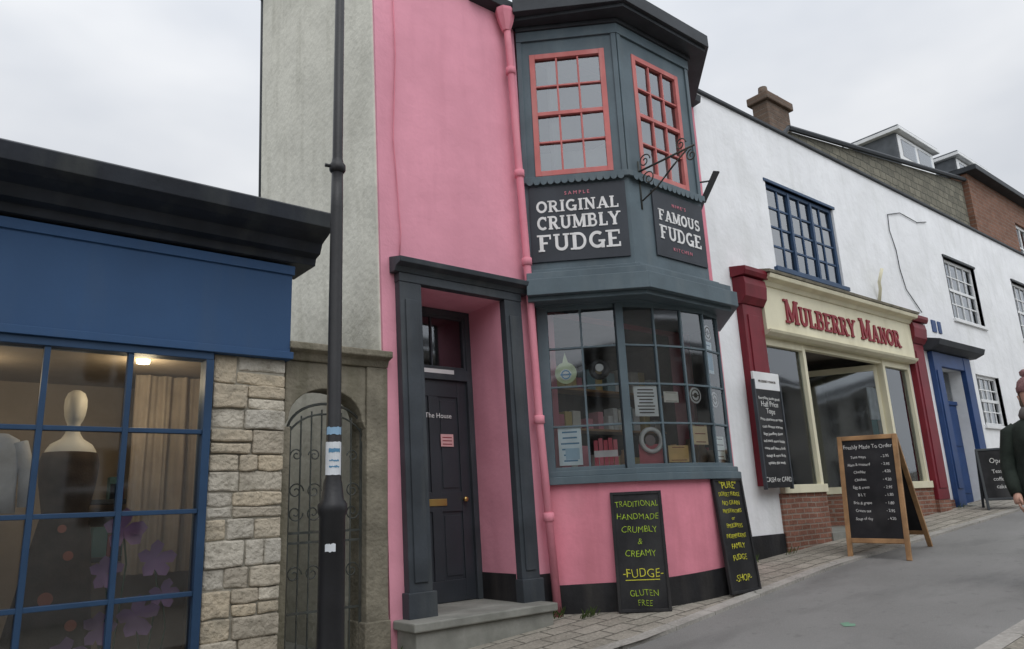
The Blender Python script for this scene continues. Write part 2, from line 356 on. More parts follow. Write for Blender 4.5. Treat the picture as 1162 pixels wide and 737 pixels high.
vs=[(x,y,gz(x,y)-.16) for x in xs for y in ys]; ny=len(ys)
g.add(vs,[(i*ny+j,(i+1)*ny+j,(i+1)*ny+j+1,i*ny+j+1) for i in range(len(xs)-1) for j in range(ny-1)]); g.done()
def kerbY(x):
    if x<5: return -1.36+(5-x)*-.01
    if x<9: return -1.4+(x-5)*.09
    return -1.04-(min(x,30)-9)*.012
sheet('road',ASPH,-25,38,lambda x:-3.66,lambda x:kerbY(x),90,6,-.03)
pv=empty('pavement')
sheet('paving',PAVE,-25,38,lambda x:kerbY(x)+.14,lambda x:.05,90,3,0.0,pv)
sheet('kerb_top',KERB,-25,38,lambda x:kerbY(x),lambda x:kerbY(x)+.14,90,1,.003,pv)
k=Part('kerb_face',pv,KERB)
for i in range(120):
    x=-25+63*i/120;x2=-25+63*(i+1)/120
    k.add([(x,kerbY(x),gz(x,kerbY(x))-.1),(x2,kerbY(x2),gz(x2,kerbY(x2))-.1),(x2,kerbY(x2),gz(x2,kerbY(x2))+.003),(x,kerbY(x),gz(x,kerbY(x))+.003)],[(0,1,2,3)])
k.done()
pv2=empty('pavement')
sheet('kerb_top',KERB,-25,38,lambda x:-3.80,lambda x:-3.66,60,1,.07,pv2)
sheet('paving',PAVE,-25,38,lambda x:-9.5,lambda x:-3.80,60,3,.067,pv2)
k=Part('kerb_face',pv2,KERB)
for i in range(60):
    x=-25+63*i/60;x2=-25+63*(i+1)/60
    k.add([(x,-3.66,gz(x,-3.66)-.1),(x2,-3.66,gz(x2,-3.66)-.1),(x2,-3.66,gz(x2,-3.66)+.07),(x,-3.66,gz(x,-3.66)+.07)],[(3,2,1,0)])
k.done()
# ---------------------------------------------------------------- blue shop
bs=empty('blue_shopfront')
Part('fascia',bs,NAVY,.006).box(F0,-4,2.42,2.62,3.40,-.1,.10).done()
Part('fascia_mould',bs,NAVY,.004).box(F0,-4,2.44,2.60,2.66,-.08,.125).box(F0,-4,2.435,3.34,3.42,-.06,.12).done()
Part('cornice',bs,CORN,.004).prof(F0,-4,2.60,[(-.3,3.44),(.16,3.44),(.18,3.50),(.26,3.52),(.30,3.60),(.42,3.64),(.50,3.68),(.52,3.80),(.47,3.83),(-.3,3.90)]).done()
Part('roof',bs,ROOFD).box(F0,-4,2.40,3.2,3.42,-5,-.3).done()
xsb=[-1.46,-.93,-.39,.14,.68,1.21,1.75]; zsb=[.22,.80,1.385,1.975,2.54]
f=Part('window_frame',bs,NAVYF,.004)
f.box(F0,-2.1,1.80,2.54,2.60,-.05,.10); f.box(F0,1.745,1.805,.1,2.54,-.05,.098); f.box(F0,-4,-2.0,-1,2.6,-.05,.1)
for x in xsb[:-1]: f.box(F0,x-.019,x+.019,.22,2.54,.03,.088)
for z in zsb[1:-1]: f.box(F0,-2,1.745,z-.017,z+.017,.028,.082)
f.box(F0,-2,1.76,-1,.22,-.05,.094); f.done()
gl=Part('window_glass',bs,GL_D)
XS=[-2]+xsb
for i in range(len(XS)-1):
    for j in range(len(zsb)-1):
        e=random.uniform(-.005,.005); e2=random.uniform(-.005,.005)
        gl.add([F0.P(XS[i],zsb[j],.04),F0.P(XS[i+1],zsb[j],.04+e),F0.P(XS[i+1],zsb[j+1],.04+e+e2),F0.P(XS[i],zsb[j+1],.04+e2)],[(0,1,2,3)])
gl.done()
Part('interior',bs,INTW).wall(Fr((0,2.0,0)),-4,2.36,-1,3.1,[],-.1,0).box(F0,2.28,2.36,-1,3.1,-2,-.06).box(F0,-4,-3.9,-1,3.1,-2,-.06).done()
Part('ceiling',bs,INTW).box(F0,-3.9,2.28,2.62,2.7,-2,-.06).done()
Part('floor',bs,WOOD).box(F0,-3.9,2.28,.02,.1,-2,-.06).done()
Part('side_wall',bs,MORTAR).box(F0,2.362,2.40,-1,3.4,-5,-.3).box(F0,-4,-3.95,-1,3.4,-5,-.06).done()
cu=Part('curtain',bs,CURT,0,True)
def drape(part,x0,x1,z0,z1,y,amp=.035,fr=14,n=60):
    vs=[];fs=[]
    for i in range(n+1):
        x=x0+(x1-x0)*i/n; w=y+amp*math.sin(fr*(x-x0)*3.0)+amp*.5*math.sin(fr*7.1*(x-x0))
        vs+=[(x,w,z0),(x+.01*math.sin(x*30),w*.98+y*.02,(z0+z1)/2),(x,y+(w-y)*.6,z1)]
    for i in range(n):
        for j in range(2): k=i*3+j; fs.append((k,k+3,k+4,k+1))
    part.add(vs,fs)
drape(cu,1.5,2.25,.9,2.6,1.1); drape(cu,-.6,.25,.15,2.6,1.5); cu.done()
mn=Part('mannequin',bs,MANN,0,True)
mx,my,mz=1.02,.85,.22
mn.loft([(mx,my,.1,.16,.16),(mx,my,.13,.16,.16),(mx,my,.14,.02,.02),(mx,my,.85+mz,.02,.02),(mx,my,.86+mz,.13,.08),(mx,my,1.2+mz,.12,.08),(mx,my,1.45+mz,.16,.10),(mx,my,1.60+mz,.185,.10),(mx,my,1.68+mz,.18,.095),(mx,my,1.73+mz,.15,.085),(mx,my,1.775+mz,.08,.065),(mx,my,1.82+mz,.053,.055),(mx,my-.01,1.89+mz,.047,.05),(mx,my-.02,1.92+mz,.062,.075),(mx,my-.02,1.96+mz,.074,.092),(mx,my-.02,2.03+mz,.082,.102),(mx,my-.015,2.09+mz,.08,.10),(mx,my-.01,2.14+mz,.062,.08),(mx,my,2.165+mz,.03,.04)],24); mn.done()
gm=surf('garment_dark',(.055,.04,.032),.9,.3,10,60,.4); gw=surf('garment_white',(.62,.63,.68),.9,.1,10,60,.3)
gd=Part('dress',bs,gm,0,True)
rg=[(mx-.05,my,.35,.32,.2),(mx-.03,my,.7,.27,.18),(mx,my,1.0+mz,.2,.14),(mx,my,1.2+mz,.16,.12),(mx,my,1.42+mz,.20,.14),(mx,my,1.58+mz,.215,.13),(mx,my,1.66+mz,.195,.115),(mx,my,1.68+mz,.15,.08)]
gd.loft(rg,24); gd.done()
pr=Fr((mx,my-.19,0)); Part('dress_print',bs,flat('print_rust',(.35,.12,.08),.8)).disc(pr,-.1,.8,0,.05).disc(pr,.08,.6,0,.04).disc(pr,.02,1.1,0,.035).disc(pr,-.04,1.3,.02,.03).done()
g2=Part('hanging_shirt',bs,gw,0,True)
g2.loft([(.50,.35,1.42,.14,.07),(.50,.35,1.6,.13,.06),(.50,.35,1.85,.14,.06),(.50,.35,1.93,.12,.05),(.50,.35,1.97,.05,.04)],16); g2.tube([(.62,.35,1.91),(.68,.33,1.72),(.69,.33,1.46)],[.055,.05,.045]); g2.done()
PURP=flat('petal_purple',(.34,.20,.40),.6); PURD=flat('stem_dark',(.05,.10,.05),.7)
fl=Part('silk_flowers',bs,PURP,0,True); st=Part('flower_stems',bs,PURD)
for (x,z,s) in [(1.32,1.28,.15),(1.55,1.05,.14),(1.22,.98,.12),(1.45,.66,.15),(1.2,.6,.12),(1.62,.80,.11),(1.02,.45,.13)]:
    for a in range(5):
        th=a*math.pi/2.5+random.random()*.5; d=V3((math.cos(th),-.35,math.sin(th))); q=V3((-math.sin(th),0,math.cos(th))); c=V3((x,.24,z))
        cup=V3((0,-.25*s,0))
        fl.add([c,c+d*s*.35+q*s*.28,c+d*s*.75+q*s*.33+cup,c+d*s*1.02+cup*.3,c+d*s*.75-q*s*.33+cup,c+d*s*.35-q*s*.28,c+d*s*.6-cup*.4],[(0,1,6),(1,2,6),(2,3,6),(3,4,6),(4,5,6),(5,0,6)])
    st.tube([(x,.25,z),(x+.04,.26,z-.25),(x-.03,.27,.1)],.007,5)
fl.done(); st.done()
LBULB=bpy.data.materials.new('lamp_glow'); LBULB.use_nodes=True; bb=LBULB.node_tree.nodes['Principled BSDF']; bb.inputs['Emission Color'].default_value=(1,.72,.38,1); bb.inputs['Emission Strength'].default_value=10
Part('ceiling_light',bs,LBULB).loft([(1.42,.5,2.585,.05,.05),(1.42,.5,2.615,.055,.055)],14).done()
for (x,y) in ((1.42,.5),(0.2,.9)):
    l=bpy.data.lights.new('shop_lamp','POINT'); l.energy=7.5; l.color=(1,.78,.5); l.shadow_soft_size=.08
    o=bpy.data.objects.new('shop_lamp',l); o.location=(x,y,2.45); scene.collection.objects.link(o); o.parent=bs
Part('display_shelf',bs,DARKW,.003).box(F0,-1.5,.4,.9,.94,-1.5,-1.1).box(F0,-1.5,.4,1.5,1.54,-1.5,-1.1).box(F0,1.2,2.2,1.0,1.04,-1.9,-1.6).box(F0,1.2,2.2,1.5,1.54,-1.9,-1.6).done()
bx=[Part('boxed_goods',bs,flat('boxg%d'%i,c),.004) for i,c in enumerate([(.25,.08,.10),(.10,.22,.24),(.45,.38,.2),(.5,.48,.45)])]
for i in range(26):
    x=random.choice([random.uniform(-1.4,.3),random.uniform(1.25,2.1)]); back=x>1; z=random.choice([.94,1.54]) if not back else random.choice([1.04,1.54]); y=-1.3 if not back else -1.75
    random.choice(bx).box(F0,x-.06,x+.06,z,z+random.uniform(.1,.3),y-.06,y+.06)
for q in bx: q.done()
# ---------------------------------------------------------------- stone pier
sp=empty('stone_pillar')
Part('core',sp,MORTAR).box(F0,1.822,2.40,-.6,2.60,-.3,.034).done()
st=Part('stones',sp,STONE,.014)
z=-.55
while z<2.56:
    h=random.choice([.10,.16,.20,.13,.22]); h=min(h,2.60-z)
    if 2.60-(z+h)<.07: h=2.60-z
    x=1.815
    while x<2.40:
        w=random.uniform(.14,.36)
        if x+w>2.28: w=2.41-x
        p=random.uniform(.02,.055)
        j=lambda s_=.009: random.uniform(-s_,s_)
        parts_=[(x,w,z,h)]
        if h>.19 and random.random()<.4: parts_=[(x,w,z,h*.45),(x,w,z+h*.45,h*.55)]
        for (X_,W_,Z_,H2_) in parts_:
            L_,R_=X_+.004,X_+W_-.004; l0=j() if X_>1.82 else 0; r0=j() if X_+W_<2.40 else 0
            st.poly(F0,[(L_+l0,Z_+.004+j()),((L_+R_)/2,Z_+.003+j()),(R_+r0,Z_+.004+j()),(R_+r0*.5,Z_+H2_-.005+j(.005)),((L_+R_)/2,Z_+H2_-.003+j(.006)),(L_+l0*.4,Z_+H2_-.005+j(.005))],-.05,.022+p)
        x+=w
    z+=h
st.done()
# ---------------------------------------------------------------- gateway
gw_=empty('stone_gateway')
a=Part('lintel',gw_,GATEST,.01)
pts=[(2.43,2.62),(2.43,2.05)]+[(2.81+.34*math.cos(math.radians(t)),2.12+.27*math.sin(math.radians(t))) for t in range(180,-1,-12)]+[(3.19,2.05),(3.19,2.62)]
a.poly(F0,pts[::-1],-.25,-.01); a.done()
Part('coping',gw_,GATEST,.01).prof(F0,2.415,3.40,[(-.3,2.62),(.02,2.62),(.05,2.68),(.12,2.70),(.12,2.76),(-.3,2.80)]).done()
Part('jamb',gw_,GATEST,.012).box(F0,3.19,3.405,-.6,2.62,-.3,.012).box(F0,2.405,2.49,-.6,2.05,-.3,-.012).box(F0,3.17,3.42,.15,.42,-.3,.03).done()
Part('yard_wall',gw_,GREYW).box(F0,2.36,3.5,-1,1.9,-3.1,-2.9).done()
Part('yard_floor',gw_,SLAB).box(F0,2.40,3.38,-.3,.04,-3.1,-.3).done()
ig=empty('iron_gate')
ir=Part('bars',ig,IRON)
GY=.09
def arch(x): return 2.02+.26*math.sqrt(max(0,1-((x-2.85)/.36)**2))
for i in range(8):
    x=2.52+i*.094; ir.tube([(x,GY,.08),(x,GY,arch(x)-.06)],.008,6)
ir.tube([(2.50,GY,.05),(2.50,GY,1.95)],.016,6); ir.tube([(3.185,GY,.05),(3.185,GY,1.95)],.016,6)
ir.tube([(2.49+.36*(1-math.cos(math.radians(t))),GY,2.02+.25*math.sin(math.radians(t))) for t in range(0,181,10)],.012,6)
ir.tube([(2.49+.36*(1-math.cos(math.radians(t))),GY,1.93+.25*math.sin(math.radians(t))) for t in range(0,181,10)],.009,6)
for z in (.12,1.10,1.18,.55): ir.box(Fr((0,GY,0)),2.5,3.19,z-.01,z+.01,-.007,.007)
def scroll(p,fr,a,z,R,turns=1.4,r=.006,start=0,sgn=1,n=0):
    N=26; p.tube([fr.P(a+sgn*(R*(1-.8*i/N))*math.cos(start+turns*2*math.pi*i/N),z+(R*(1-.8*i/N))*math.sin(start+turns*2*math.pi*i/N),n) for i in range(N+1)],r,5)
FG=Fr((0,GY,0))
for x in (2.58,2.74,2.92,3.1):
    scroll(ir,FG,x,1.52,.07); scroll(ir,FG,x,1.34,.07,start=math.pi,sgn=-1); scroll(ir,FG,x,.85,.07); scroll(ir,FG,x,1.82,.055,sgn=-1)
ir.done()
# ---------------------------------------------------------------- pink shop
ps=empty('pink_fudge_shop')
w=Part('front_wall',ps,PINK)
w.wall(FP,3.44,5.36,-.5,7.2,[(3.83,4.87,.38,3.47)],-.62,0); w.done()
w=Part('front_wall_right',ps,PINKLO); w.wall(F0,5.31,8.70,-.5,7.2,[(5.55,7.95,1.62,3.5),(5.4,8.1,4.9,6.9)],-.3,0); w.done()
FS=Fr((3.425,0,0),U=(0,-1,0),V=(-.028,0,1),N=(-1,0,0))
YB=3.14
Part('side_wall',ps,GREYW,.02).poly(FS,[(-YB,-.6),(-.03,-.6),(-.03,7.25),(-2.3,8.30),(-2.95,8.58),(-YB,8.50)],-.25,.0).done()
Part('verge',ps,ROOFD,.004).poly(FS,[(.1,7.2),(.1,7.27),(-2.3,8.36),(-2.95,8.64),(-YB-.04,8.56),(-YB-.04,8.5),(-2.95,8.58),(-2.3,8.30)],-.25,.04).done()
Part('corner_pipe',ps,EAVE,0,True).tube([FS.P(-YB-.03,4,-.02),FS.P(-YB-.03,8.5,-.02)],.035,8).done()
r=Part('roof',ps,SLATER); r.add([(3.35,-.1,7.22),(8.7,-.1,7.22),(8.7,2.95,8.60),(3.35,2.95,8.60),(8.7,YB,8.5),(3.35,YB,8.5)],[(0,1,2,3),(3,2,4,5)]); r.done()
Part('back_wall',ps,GREYW).box(F0,3.38,8.7,-.6,8.3,-YB+.0,-YB+.12).done()
Part('eaves_gutter',ps,EAVE,.004).prof(F0,4.5,8.7,[(-.02,7.10),(.14,7.12),(.16,7.22),(-.02,7.24)]).done()
d=Part('door_surround',ps,DARKW,.006)
d.box(FP,3.585,3.83,.36,3.47,0,.09); d.box(FP,4.87,5.10,.40,3.47,0,.09)
d.box(FP,3.64,3.78,.7,3.3,.088,.105); d.box(FP,4.92,5.05,.7,3.3,.088,.105)
d.box(FP,3.56,3.855,.34,.62,.0,.12); d.box(FP,4.85,5.12,.34,.62,.0,.12)
d.box(FP,3.58,5.105,3.472,3.56,0,.095)
d.prof(FP,3.53,5.20,[(0,3.562),(.10,3.562),(.13,3.61),(.21,3.63),(.22,3.68),(0,3.73)]); d.done()
Part('threshold',ps,SLAB,.008).box(FP,3.80,4.90,.2,.405,-.66,.0).done()
stp=Part('doorstep',ps,SLAB,.012); stp.box(F0,3.45,5.06,.33,.405,.0,.36); stp.box(F0,3.49,5.03,-.2,.33,.0,.32); stp.done()
Part('plinth',ps,BLACKP).box(FP,4.862,4.872,.405,.67,-.6,-.004).box(FP,5.12,5.42,.1,.64,0,.02).done()
dr=Part('door_frame',ps,DARKW,.004)
dr.box(FP,3.83,3.93,.405,3.465,-.64,-.56).box(FP,4.80,4.868,.405,3.465,-.64,-.56).box(FP,3.93,4.80,2.68,2.80,-.64,-.555).box(FP,3.93,4.80,3.40,3.465,-.64,-.56).done()
dd=Part('door_leaf',ps,DOORG,.004)
A0,A1=3.93,4.80
dd.box(FP,A0,A1,.41,2.68,-.66,-.615)
for (a0,a1,z0,z1) in ((A0,A0+.12,.41,2.68),(A1-.12,A1,.41,2.68),(A0+.375,A0+.495,.62,2.5)): dd.box(FP,a0,a1,z0,z1,-.615,-.597)
for (z0,z1) in ((.41,.62),(1.30,1.5),(2.5,2.68)): dd.box(FP,A0+.12,A1-.12,z0,z1,-.615,-.5985)
for a in (A0+.15,A0+.525):
    for (z0,z1) in ((.66,1.26),(1.54,2.46)): dd.box(FP,a,a+.195,z0,z1,-.615,-.606)
dd.done()
Part('letter_slot',ps,BRASS,.003).box(FP,4.25,4.48,1.36,1.43,-.598,-.588).done()
kn=Part('door_knob',ps,BRASS,0,True).tube([FP.P(4.70,1.42,-.6),FP.P(4.70,1.42,-.55),FP.P(4.70,1.42,-.54)],[.012,.03,.015],10); kn.done()
Part('name_plate',ps,WHT).box(FP,4.13,4.62,2.745,2.79,-.5545,-.552).done()
Part('notice',ps,flat('notice_pink',(.70,.40,.40))).box(FP,4.44,4.60,1.97,2.10,-.597,-.594).done()
for q in range(3): Part('notice_print',ps,LTXT).box(FP,4.46,4.58,1.99+q*.035,2.0+q*.035,-.5938,-.593).done()
ftext('door_lettering',ps,'The House',FP,4.42,2.27,.075,WHT,n=-.594)
window(ps,Fr(FP.O,FP.U,FP.V,FP.N),3.93,4.80,2.80,3.40,2,1,DARKW,GL_D,.03,.02,n=-.57,depth=.05)
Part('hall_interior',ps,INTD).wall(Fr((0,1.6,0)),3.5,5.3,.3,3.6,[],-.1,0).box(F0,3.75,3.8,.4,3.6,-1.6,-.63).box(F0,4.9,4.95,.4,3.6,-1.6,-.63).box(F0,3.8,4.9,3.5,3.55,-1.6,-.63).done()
dp=Part('drainpipe',ps,PINKLO,0,True)
pl=[(4.97,7.0),(5.0,6.6),(5.11,3.95),(5.125,3.6),(5.17,2.2),(5.29,.22)]
dp.tube([(a,-.1,z) for a,z in pl],.043,12)
for z,a in ((6.3,5.01),(5.0,5.065),(3.95,5.11),(2.2,5.17),(1.2,5.23)): dp.tube([(a,-.1,z-.045),(a,-.1,z-.04),(a,-.1,z+.04),(a,-.1,z+.045)],[.045,.058,.058,.045],12)
dp.done()
hp=Part('hopper',ps,PINKLO,.006); hp.loft([(4.97,-.1,6.82,.05,.05),(4.97,-.1,6.92,.09,.08),(4.965,-.1,7.02,.12,.1),(4.965,-.1,7.06,.13,.11),(4.965,-.1,7.10,.13,.11)],8); hp.done()
Part('wall_cable',ps,PINKLO,0,True).tube([(3.46,-.02,7.1),(3.50,-.02,6),(3.47,-.02,5),(3.55,-.02,4.0),(3.53,-.02,3.7)],.007,6).done()
# upper bay
A=(5.2,0.);B=(6.05,-.85);C=(7.40,-.85);D=(8.25,0.)
def face(P,Q):
    u=V3((Q[0]-P[0],Q[1]-P[1],0)); L=u.length; return Fr((P[0],P[1],0),u.normalized()),L
FA,LA=face(A,B);FB,LB=face(B,C);FC,LC=face(C,D)
bw=Part('bay_walls',ps,BAYG)
hA=(.15,1.05,5.02,6.62);hB=(.25,1.13,5.02,6.62)
bw.wall(FA,0,LA,3.78,6.98,[hA],-.08,0); bw.wall(FB,0,LB,3.78,6.98,[hB],-.08,0); bw.wall(FC,0,LC,3.78,6.98,[(.2,1.0,5.02,6.62)],-.08,0); bw.done()
window(ps,FA,*hA[:2],*hA[2:],3,4,SALM,GL_U,.065,.022,n=.012,depth=.08,meet=2)
window(ps,FB,*hB[:2],*hB[2:],3,4,SALM,GL_U,.065,.022,n=.012,depth=.08,meet=2)
window(ps,FC,.2,1.0,5.02,6.62,3,4,SALM,GL_U,.07,.022,n=.012,depth=.08,meet=2)
pl3=[A,B,C,D]
tr=Part('bay_trim',ps,BAYG,.005)
tr.ribbon(pl3,6.80,6.93,0.002,.03); tr.ribbon(pl3,4.93,5.0,.002,.05)
for fr,L in ((FA,LA),(FB,LB)):
    tr.box(fr,.0,.06,5.0,6.8,.002,.022); tr.box(fr,L-.06,L,5.0,6.8,.002,.022)
tr.done()
sc=Part('scalloped_trim',ps,BAYG)
for fr,L in ((FA,LA),(FB,LB)):
    n=int(L/.085)
    for i in range(n): sc.disc(fr,.04+(L-.08)*(i+.5)/n,4.93,.052,.038,12,.006)
sc.done()
FDN=Fr((0,0,0),(1,0,0),(0,-1,0),(0,0,-1))
ev=Part('bay_eaves',ps,EAVE,.005)
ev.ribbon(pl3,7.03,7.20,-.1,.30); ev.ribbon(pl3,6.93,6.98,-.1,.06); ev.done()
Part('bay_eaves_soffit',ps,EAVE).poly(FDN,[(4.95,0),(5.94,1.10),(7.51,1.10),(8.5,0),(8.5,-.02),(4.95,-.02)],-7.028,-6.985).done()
rf=Part('bay_roof',ps,ROOFD)
P0=[(5.0,.0,7.2),(5.93,-1.15,7.2),(7.52,-1.15,7.2),(8.45,.0,7.2),(6.1,0.3,7.6),(7.35,.3,7.6)]
rf.add(P0,[(0,1,4),(1,2,5,4),(2,3,5),(0,4,5,3)]); rf.done()
lc=Part('bay_lower_cornice',ps,BAYG,.006)
lc.ribbon(pl3,3.70,3.79,-.05,.22); lc.ribbon(pl3,3.52,3.70,-.05,.28); lc.ribbon(pl3,3.79,3.86,-.04,.10); lc.ribbon(pl3,3.47,3.52,-.05,.2); lc.done()
Part('bay_soffit',ps,BAYG).poly(FDN,[(5.2,0.02),(6.05,.86),(7.4,.86),(8.25,.02)],-3.53,-3.46).done()
Part('bay_upper_floor',ps,INTM).poly(FDN,[(5.25,-1.5),(5.25,0.0),(6.08,.8),(7.37,.8),(8.2,0),(8.2,-1.5)],-4.2,-4.15).done()
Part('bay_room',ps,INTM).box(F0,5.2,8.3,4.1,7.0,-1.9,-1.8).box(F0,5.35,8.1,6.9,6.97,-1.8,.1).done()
cu=Part('bay_net_curtain',ps,flat('net_curtain',(.45,.45,.44),.9),0,True); drape(cu,6.12,6.4,5.0,6.7,-.55); drape(cu,7.1,7.3,5.0,6.7,-.55); drape(cu,5.5,5.7,5.0,6.7,-.2); cu.done()
Part('bay_blind',ps,flat('blind_pale',(.5,.5,.48),.9)).box(FB,.3,1.1,5.05,5.45,-.2,-.19).box(FA,.2,1.0,5.05,5.4,-.2,-.19).done()
sg=Part('fudge_sign_board',ps,SIGNB,.003).box(FA,.06,1.16,3.97,4.88,.002,.022); sg.done()
t=Part('fudge_sign_letters',ps,WHT)
slab(t,'ORIGINAL',FA,.61,4.56,.14,.95,n=.0225,th=.004); slab(t,'CRUMBLY',FA,.61,4.35,.16,.95,n=.0225,th=.004); slab(t,'FUDGE',FA,.61,4.09,.20,.95,n=.0225,th=.004); t.done()
ftext('sample_lettering',ps,'S A M P L E',FA,.61,4.76,.06,PTXT,n=.025)
Part('kitchen_sign_board',ps,SIGNB,.003).box(FB,.38,1.32,4.05,4.86,.002,.022).done()
t=Part('kitchen_sign_letters',ps,WHT)
slab(t,'FAMOUS',FB,.85,4.50,.14,.78,n=.0225,th=.004); slab(t,'FUDGE',FB,.85,4.27,.17,.78,n=.0225,th=.004); t.done()
ftext('kitchen_lettering',ps,'K I T C H E N',FB,.85,4.15,.06,PTXT,n=.025); ftext('name_lettering',ps,"N I M E ' S",FB,.85,4.71,.06,PTXT,n=.025)
br=Part('iron_bracket',ps,IRON,0,True)
FBk=Fr((6.25,-.85,-.08),U=(0,-1,0))
br.tube([FBk.P(0,4.65,0),FBk.P(0,5.25,0)],.014,6); br.tube([FBk.P(0,5.12,0),FBk.P(.8,5.12,0)],.012,6)
br.tube([FBk.P(.02,4.75,0),FBk.P(.25,4.84,0),FBk.P(.5,5.0,0),FBk.P(.7,5.11,0)],.010,6)
scroll(br,FBk,.10,5.22,.085,r=.008); scroll(br,FBk,.14,4.99,.09,r=.008,sgn=-1); scroll(br,FBk,.62,5.2,.075,r=.008); scroll(br,FBk,.75,5.02,.07,r=.008,start=1.5)
br.done()
Part('projecting_sign',ps,BLACKP,.004).poly(Fr((7.66,-.62,.36),U=(.6,-.8,0)),[(0.02,4.70),(.10,4.70),(.32,5.10),(.24,5.12)],-.02,.02).box(Fr((7.66,-.62,.36),U=(.6,-.8,0)),-.1,.24,4.98,5.0,-.008,.008).done()
# lower bow
ctrl=[(5.97,-.67),(6.35,-.82),(6.75,-.91),(7.1,-.93),(7.45,-.86),(7.72,-.66),(7.95,-.36),(8.1,0)]
def cat(P,n=8):
    out=[]; Q=[P[0]]+P+[P[-1]]
    for i in range(1,len(Q)-2):
        p0,p1,p2,p3=[V3(q) for q in Q[i-1:i+3]]
        for j in range(n):
            t=j/n; out.append(tuple(.5*((2*p1)+(p2-p0)*t+(2*p0-5*p1+4*p2-p3)*t*t+(3*p1-p0-3*p2+p3)*t**3)))
    out.append(tuple(P[-1])); return out
curve=cat(ctrl)
left=(5.30,0.0)
base=[left,(5.6,-.3),(5.85,-.56)]+curve
bo=Part('bow_base',ps,PINKLO,0); bo.ribbon(base,-.2,1.55,-.12,0); bo.done()
Part('bow_skirting',ps,BLACKP).ribbon(base,-.2,lambda x,y:gz(x,y)+.28,.0,.012).done()
Part('bow_sill',ps,BAYG,.006).ribbon(base,1.52,1.60,-.14,.06).ribbon(base,1.60,1.66,-.14,.03).done()
def arcpts(pl,n):
    seg=[(V3(pl[i+1])-V3(pl[i])).length for i in range(len(pl)-1)]; L=sum(seg); out=[]
    for k in range(n+1):
        d=L*k/n
        for i,s_ in enumerate(seg):
            if d<=s_+1e-9: out.append(tuple(V3(pl[i]).lerp(V3(pl[i+1]),min(1,d/s_)))); break
            d-=s_
        else: out.append(tuple(pl[-1]))
    return out
cut=[p for p in curve if p[0]<=7.76]; rest=[p for p in curve if p[0]>7.77]
cols=arcpts(cut,5); lcols=arcpts([(5.38,-.08),(5.90,-.60)],2)
bf=Part('bow_window_frame',ps,BAYG,.003)
z0,z1=1.66,3.47
bf.ribbon(lcols,z0,z0+.04,-.06,-.005); bf.ribbon(lcols,z1-.05,z1,-.06,-.005)
bf.ribbon(cols,z0,z0+.04,-.06,-.005); bf.ribbon(cols,z1-.05,z1,-.06,-.005)
for j in range(1,4):
    z=z0+.04+(z1-z0-.09)*j/4; bf.ribbon(lcols,z-.011,z+.011,-.05,-.014); bf.ribbon(cols,z-.011,z+.011,-.05,-.014)
def post(x,y,w,d,z0,z1,ang,part,off=0):
    u=V3((math.cos(ang),math.sin(ang),0)); fr=Fr((x,y,0),u); part.box(fr,-w/2,w/2,z0,z1,-d,off)
post(5.34,-.04,.12,.1,z0,z1,-math.pi/4,bf,.01)
post(lcols[1][0],lcols[1][1],.024,.05,z0+.04,z1-.05,-math.pi/4,bf,-.01)
post(5.94,-.645,.085,.1,z0,z1,-.6,bf,.012)
for i in range(1,5):
    a=math.atan2(cols[i+1][1]-cols[i-1][1],cols[i+1][0]-cols[i-1][0]); post(cols[i][0],cols[i][1],.024,.05,z0+.04,z1-.05,a,bf,-.008)
bf.done()
Part('bow_window_end',ps,BAYG,.004).ribbon([cols[-1]]+rest,z0,z1,-.08,.004).done()
bg=Part('bow_window_glass',ps,GL_B)
for cl in (lcols,cols):
    for i in range(len(cl)-1):
        p,q=cl[i],cl[i+1]
        for j in range(4):
            a=z0+.04+(z1-z0-.09)*j/4;b_=z0+.04+(z1-z0-.09)*(j+1)/4; e=random.uniform(-.008,.008)
            dx=V3((q[0]-p[0],q[1]-p[1])).normalized(); nx,ny_=dx.y,-dx.x; o=-.030
            bg.add([(p[0]+nx*o,p[1]+ny_*o,a),(q[0]+nx*o,q[1]+ny_*o,a),(q[0]+nx*(o+e),q[1]+ny_*(o+e),b_),(p[0]+nx*(o+e),p[1]+ny_*(o+e),b_)],[(0,1,2,3)])
bg.done()
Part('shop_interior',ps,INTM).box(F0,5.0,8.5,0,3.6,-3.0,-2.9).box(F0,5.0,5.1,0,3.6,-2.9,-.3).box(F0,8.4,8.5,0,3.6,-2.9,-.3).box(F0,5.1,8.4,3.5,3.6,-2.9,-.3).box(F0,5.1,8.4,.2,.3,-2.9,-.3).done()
Part('window_display_shelf',ps,WINW).poly(FDN,[(5.45,-.3),(5.45,.02),(6.0,.55),(6.4,.68),(7.1,.78),(7.5,.65),(7.85,0),(7.85,-.3)],-1.64,-1.60).done()
FL=Fr((5.38,-.08,0),V3((.52,-.52,0)).normalized())
def paper(a,z,w,h,col,fr=FL,n=-.045,name='window_poster',lines=0,lc=None):
    Part(name,ps,flat('paper',col,.7)).box(fr,a-w/2,a+w/2,z-h/2,z+h/2,n-.004,n).done()
    if lines:
        q=Part('poster_print',ps,lc or INTD)
        for i in range(lines):
            zz=z+h*.38-i*h*.76/max(1,lines-1); ww=w*random.uniform(.28,.42); q.box(fr,a-ww,a+ww,zz-h*.02,zz+h*.02,n+.0005,n+.0015)
        q.done()
BLU=flat('print_blue',(.10,.25,.40))
paper(.17,1.92,.25,.40,(.80,.86,.88),lines=6,lc=BLU); paper(.19,1.84,.15,.12,(.45,.6,.7),n=-.043)
pk=Part('fudge_boxes',ps,flat('box_pink',(.62,.13,.17)),.003)
for i in range(5): pk.box(FL,.42+i*.052,.465+i*.052,1.70,1.97+.02*(i%2),-.10,-.05)
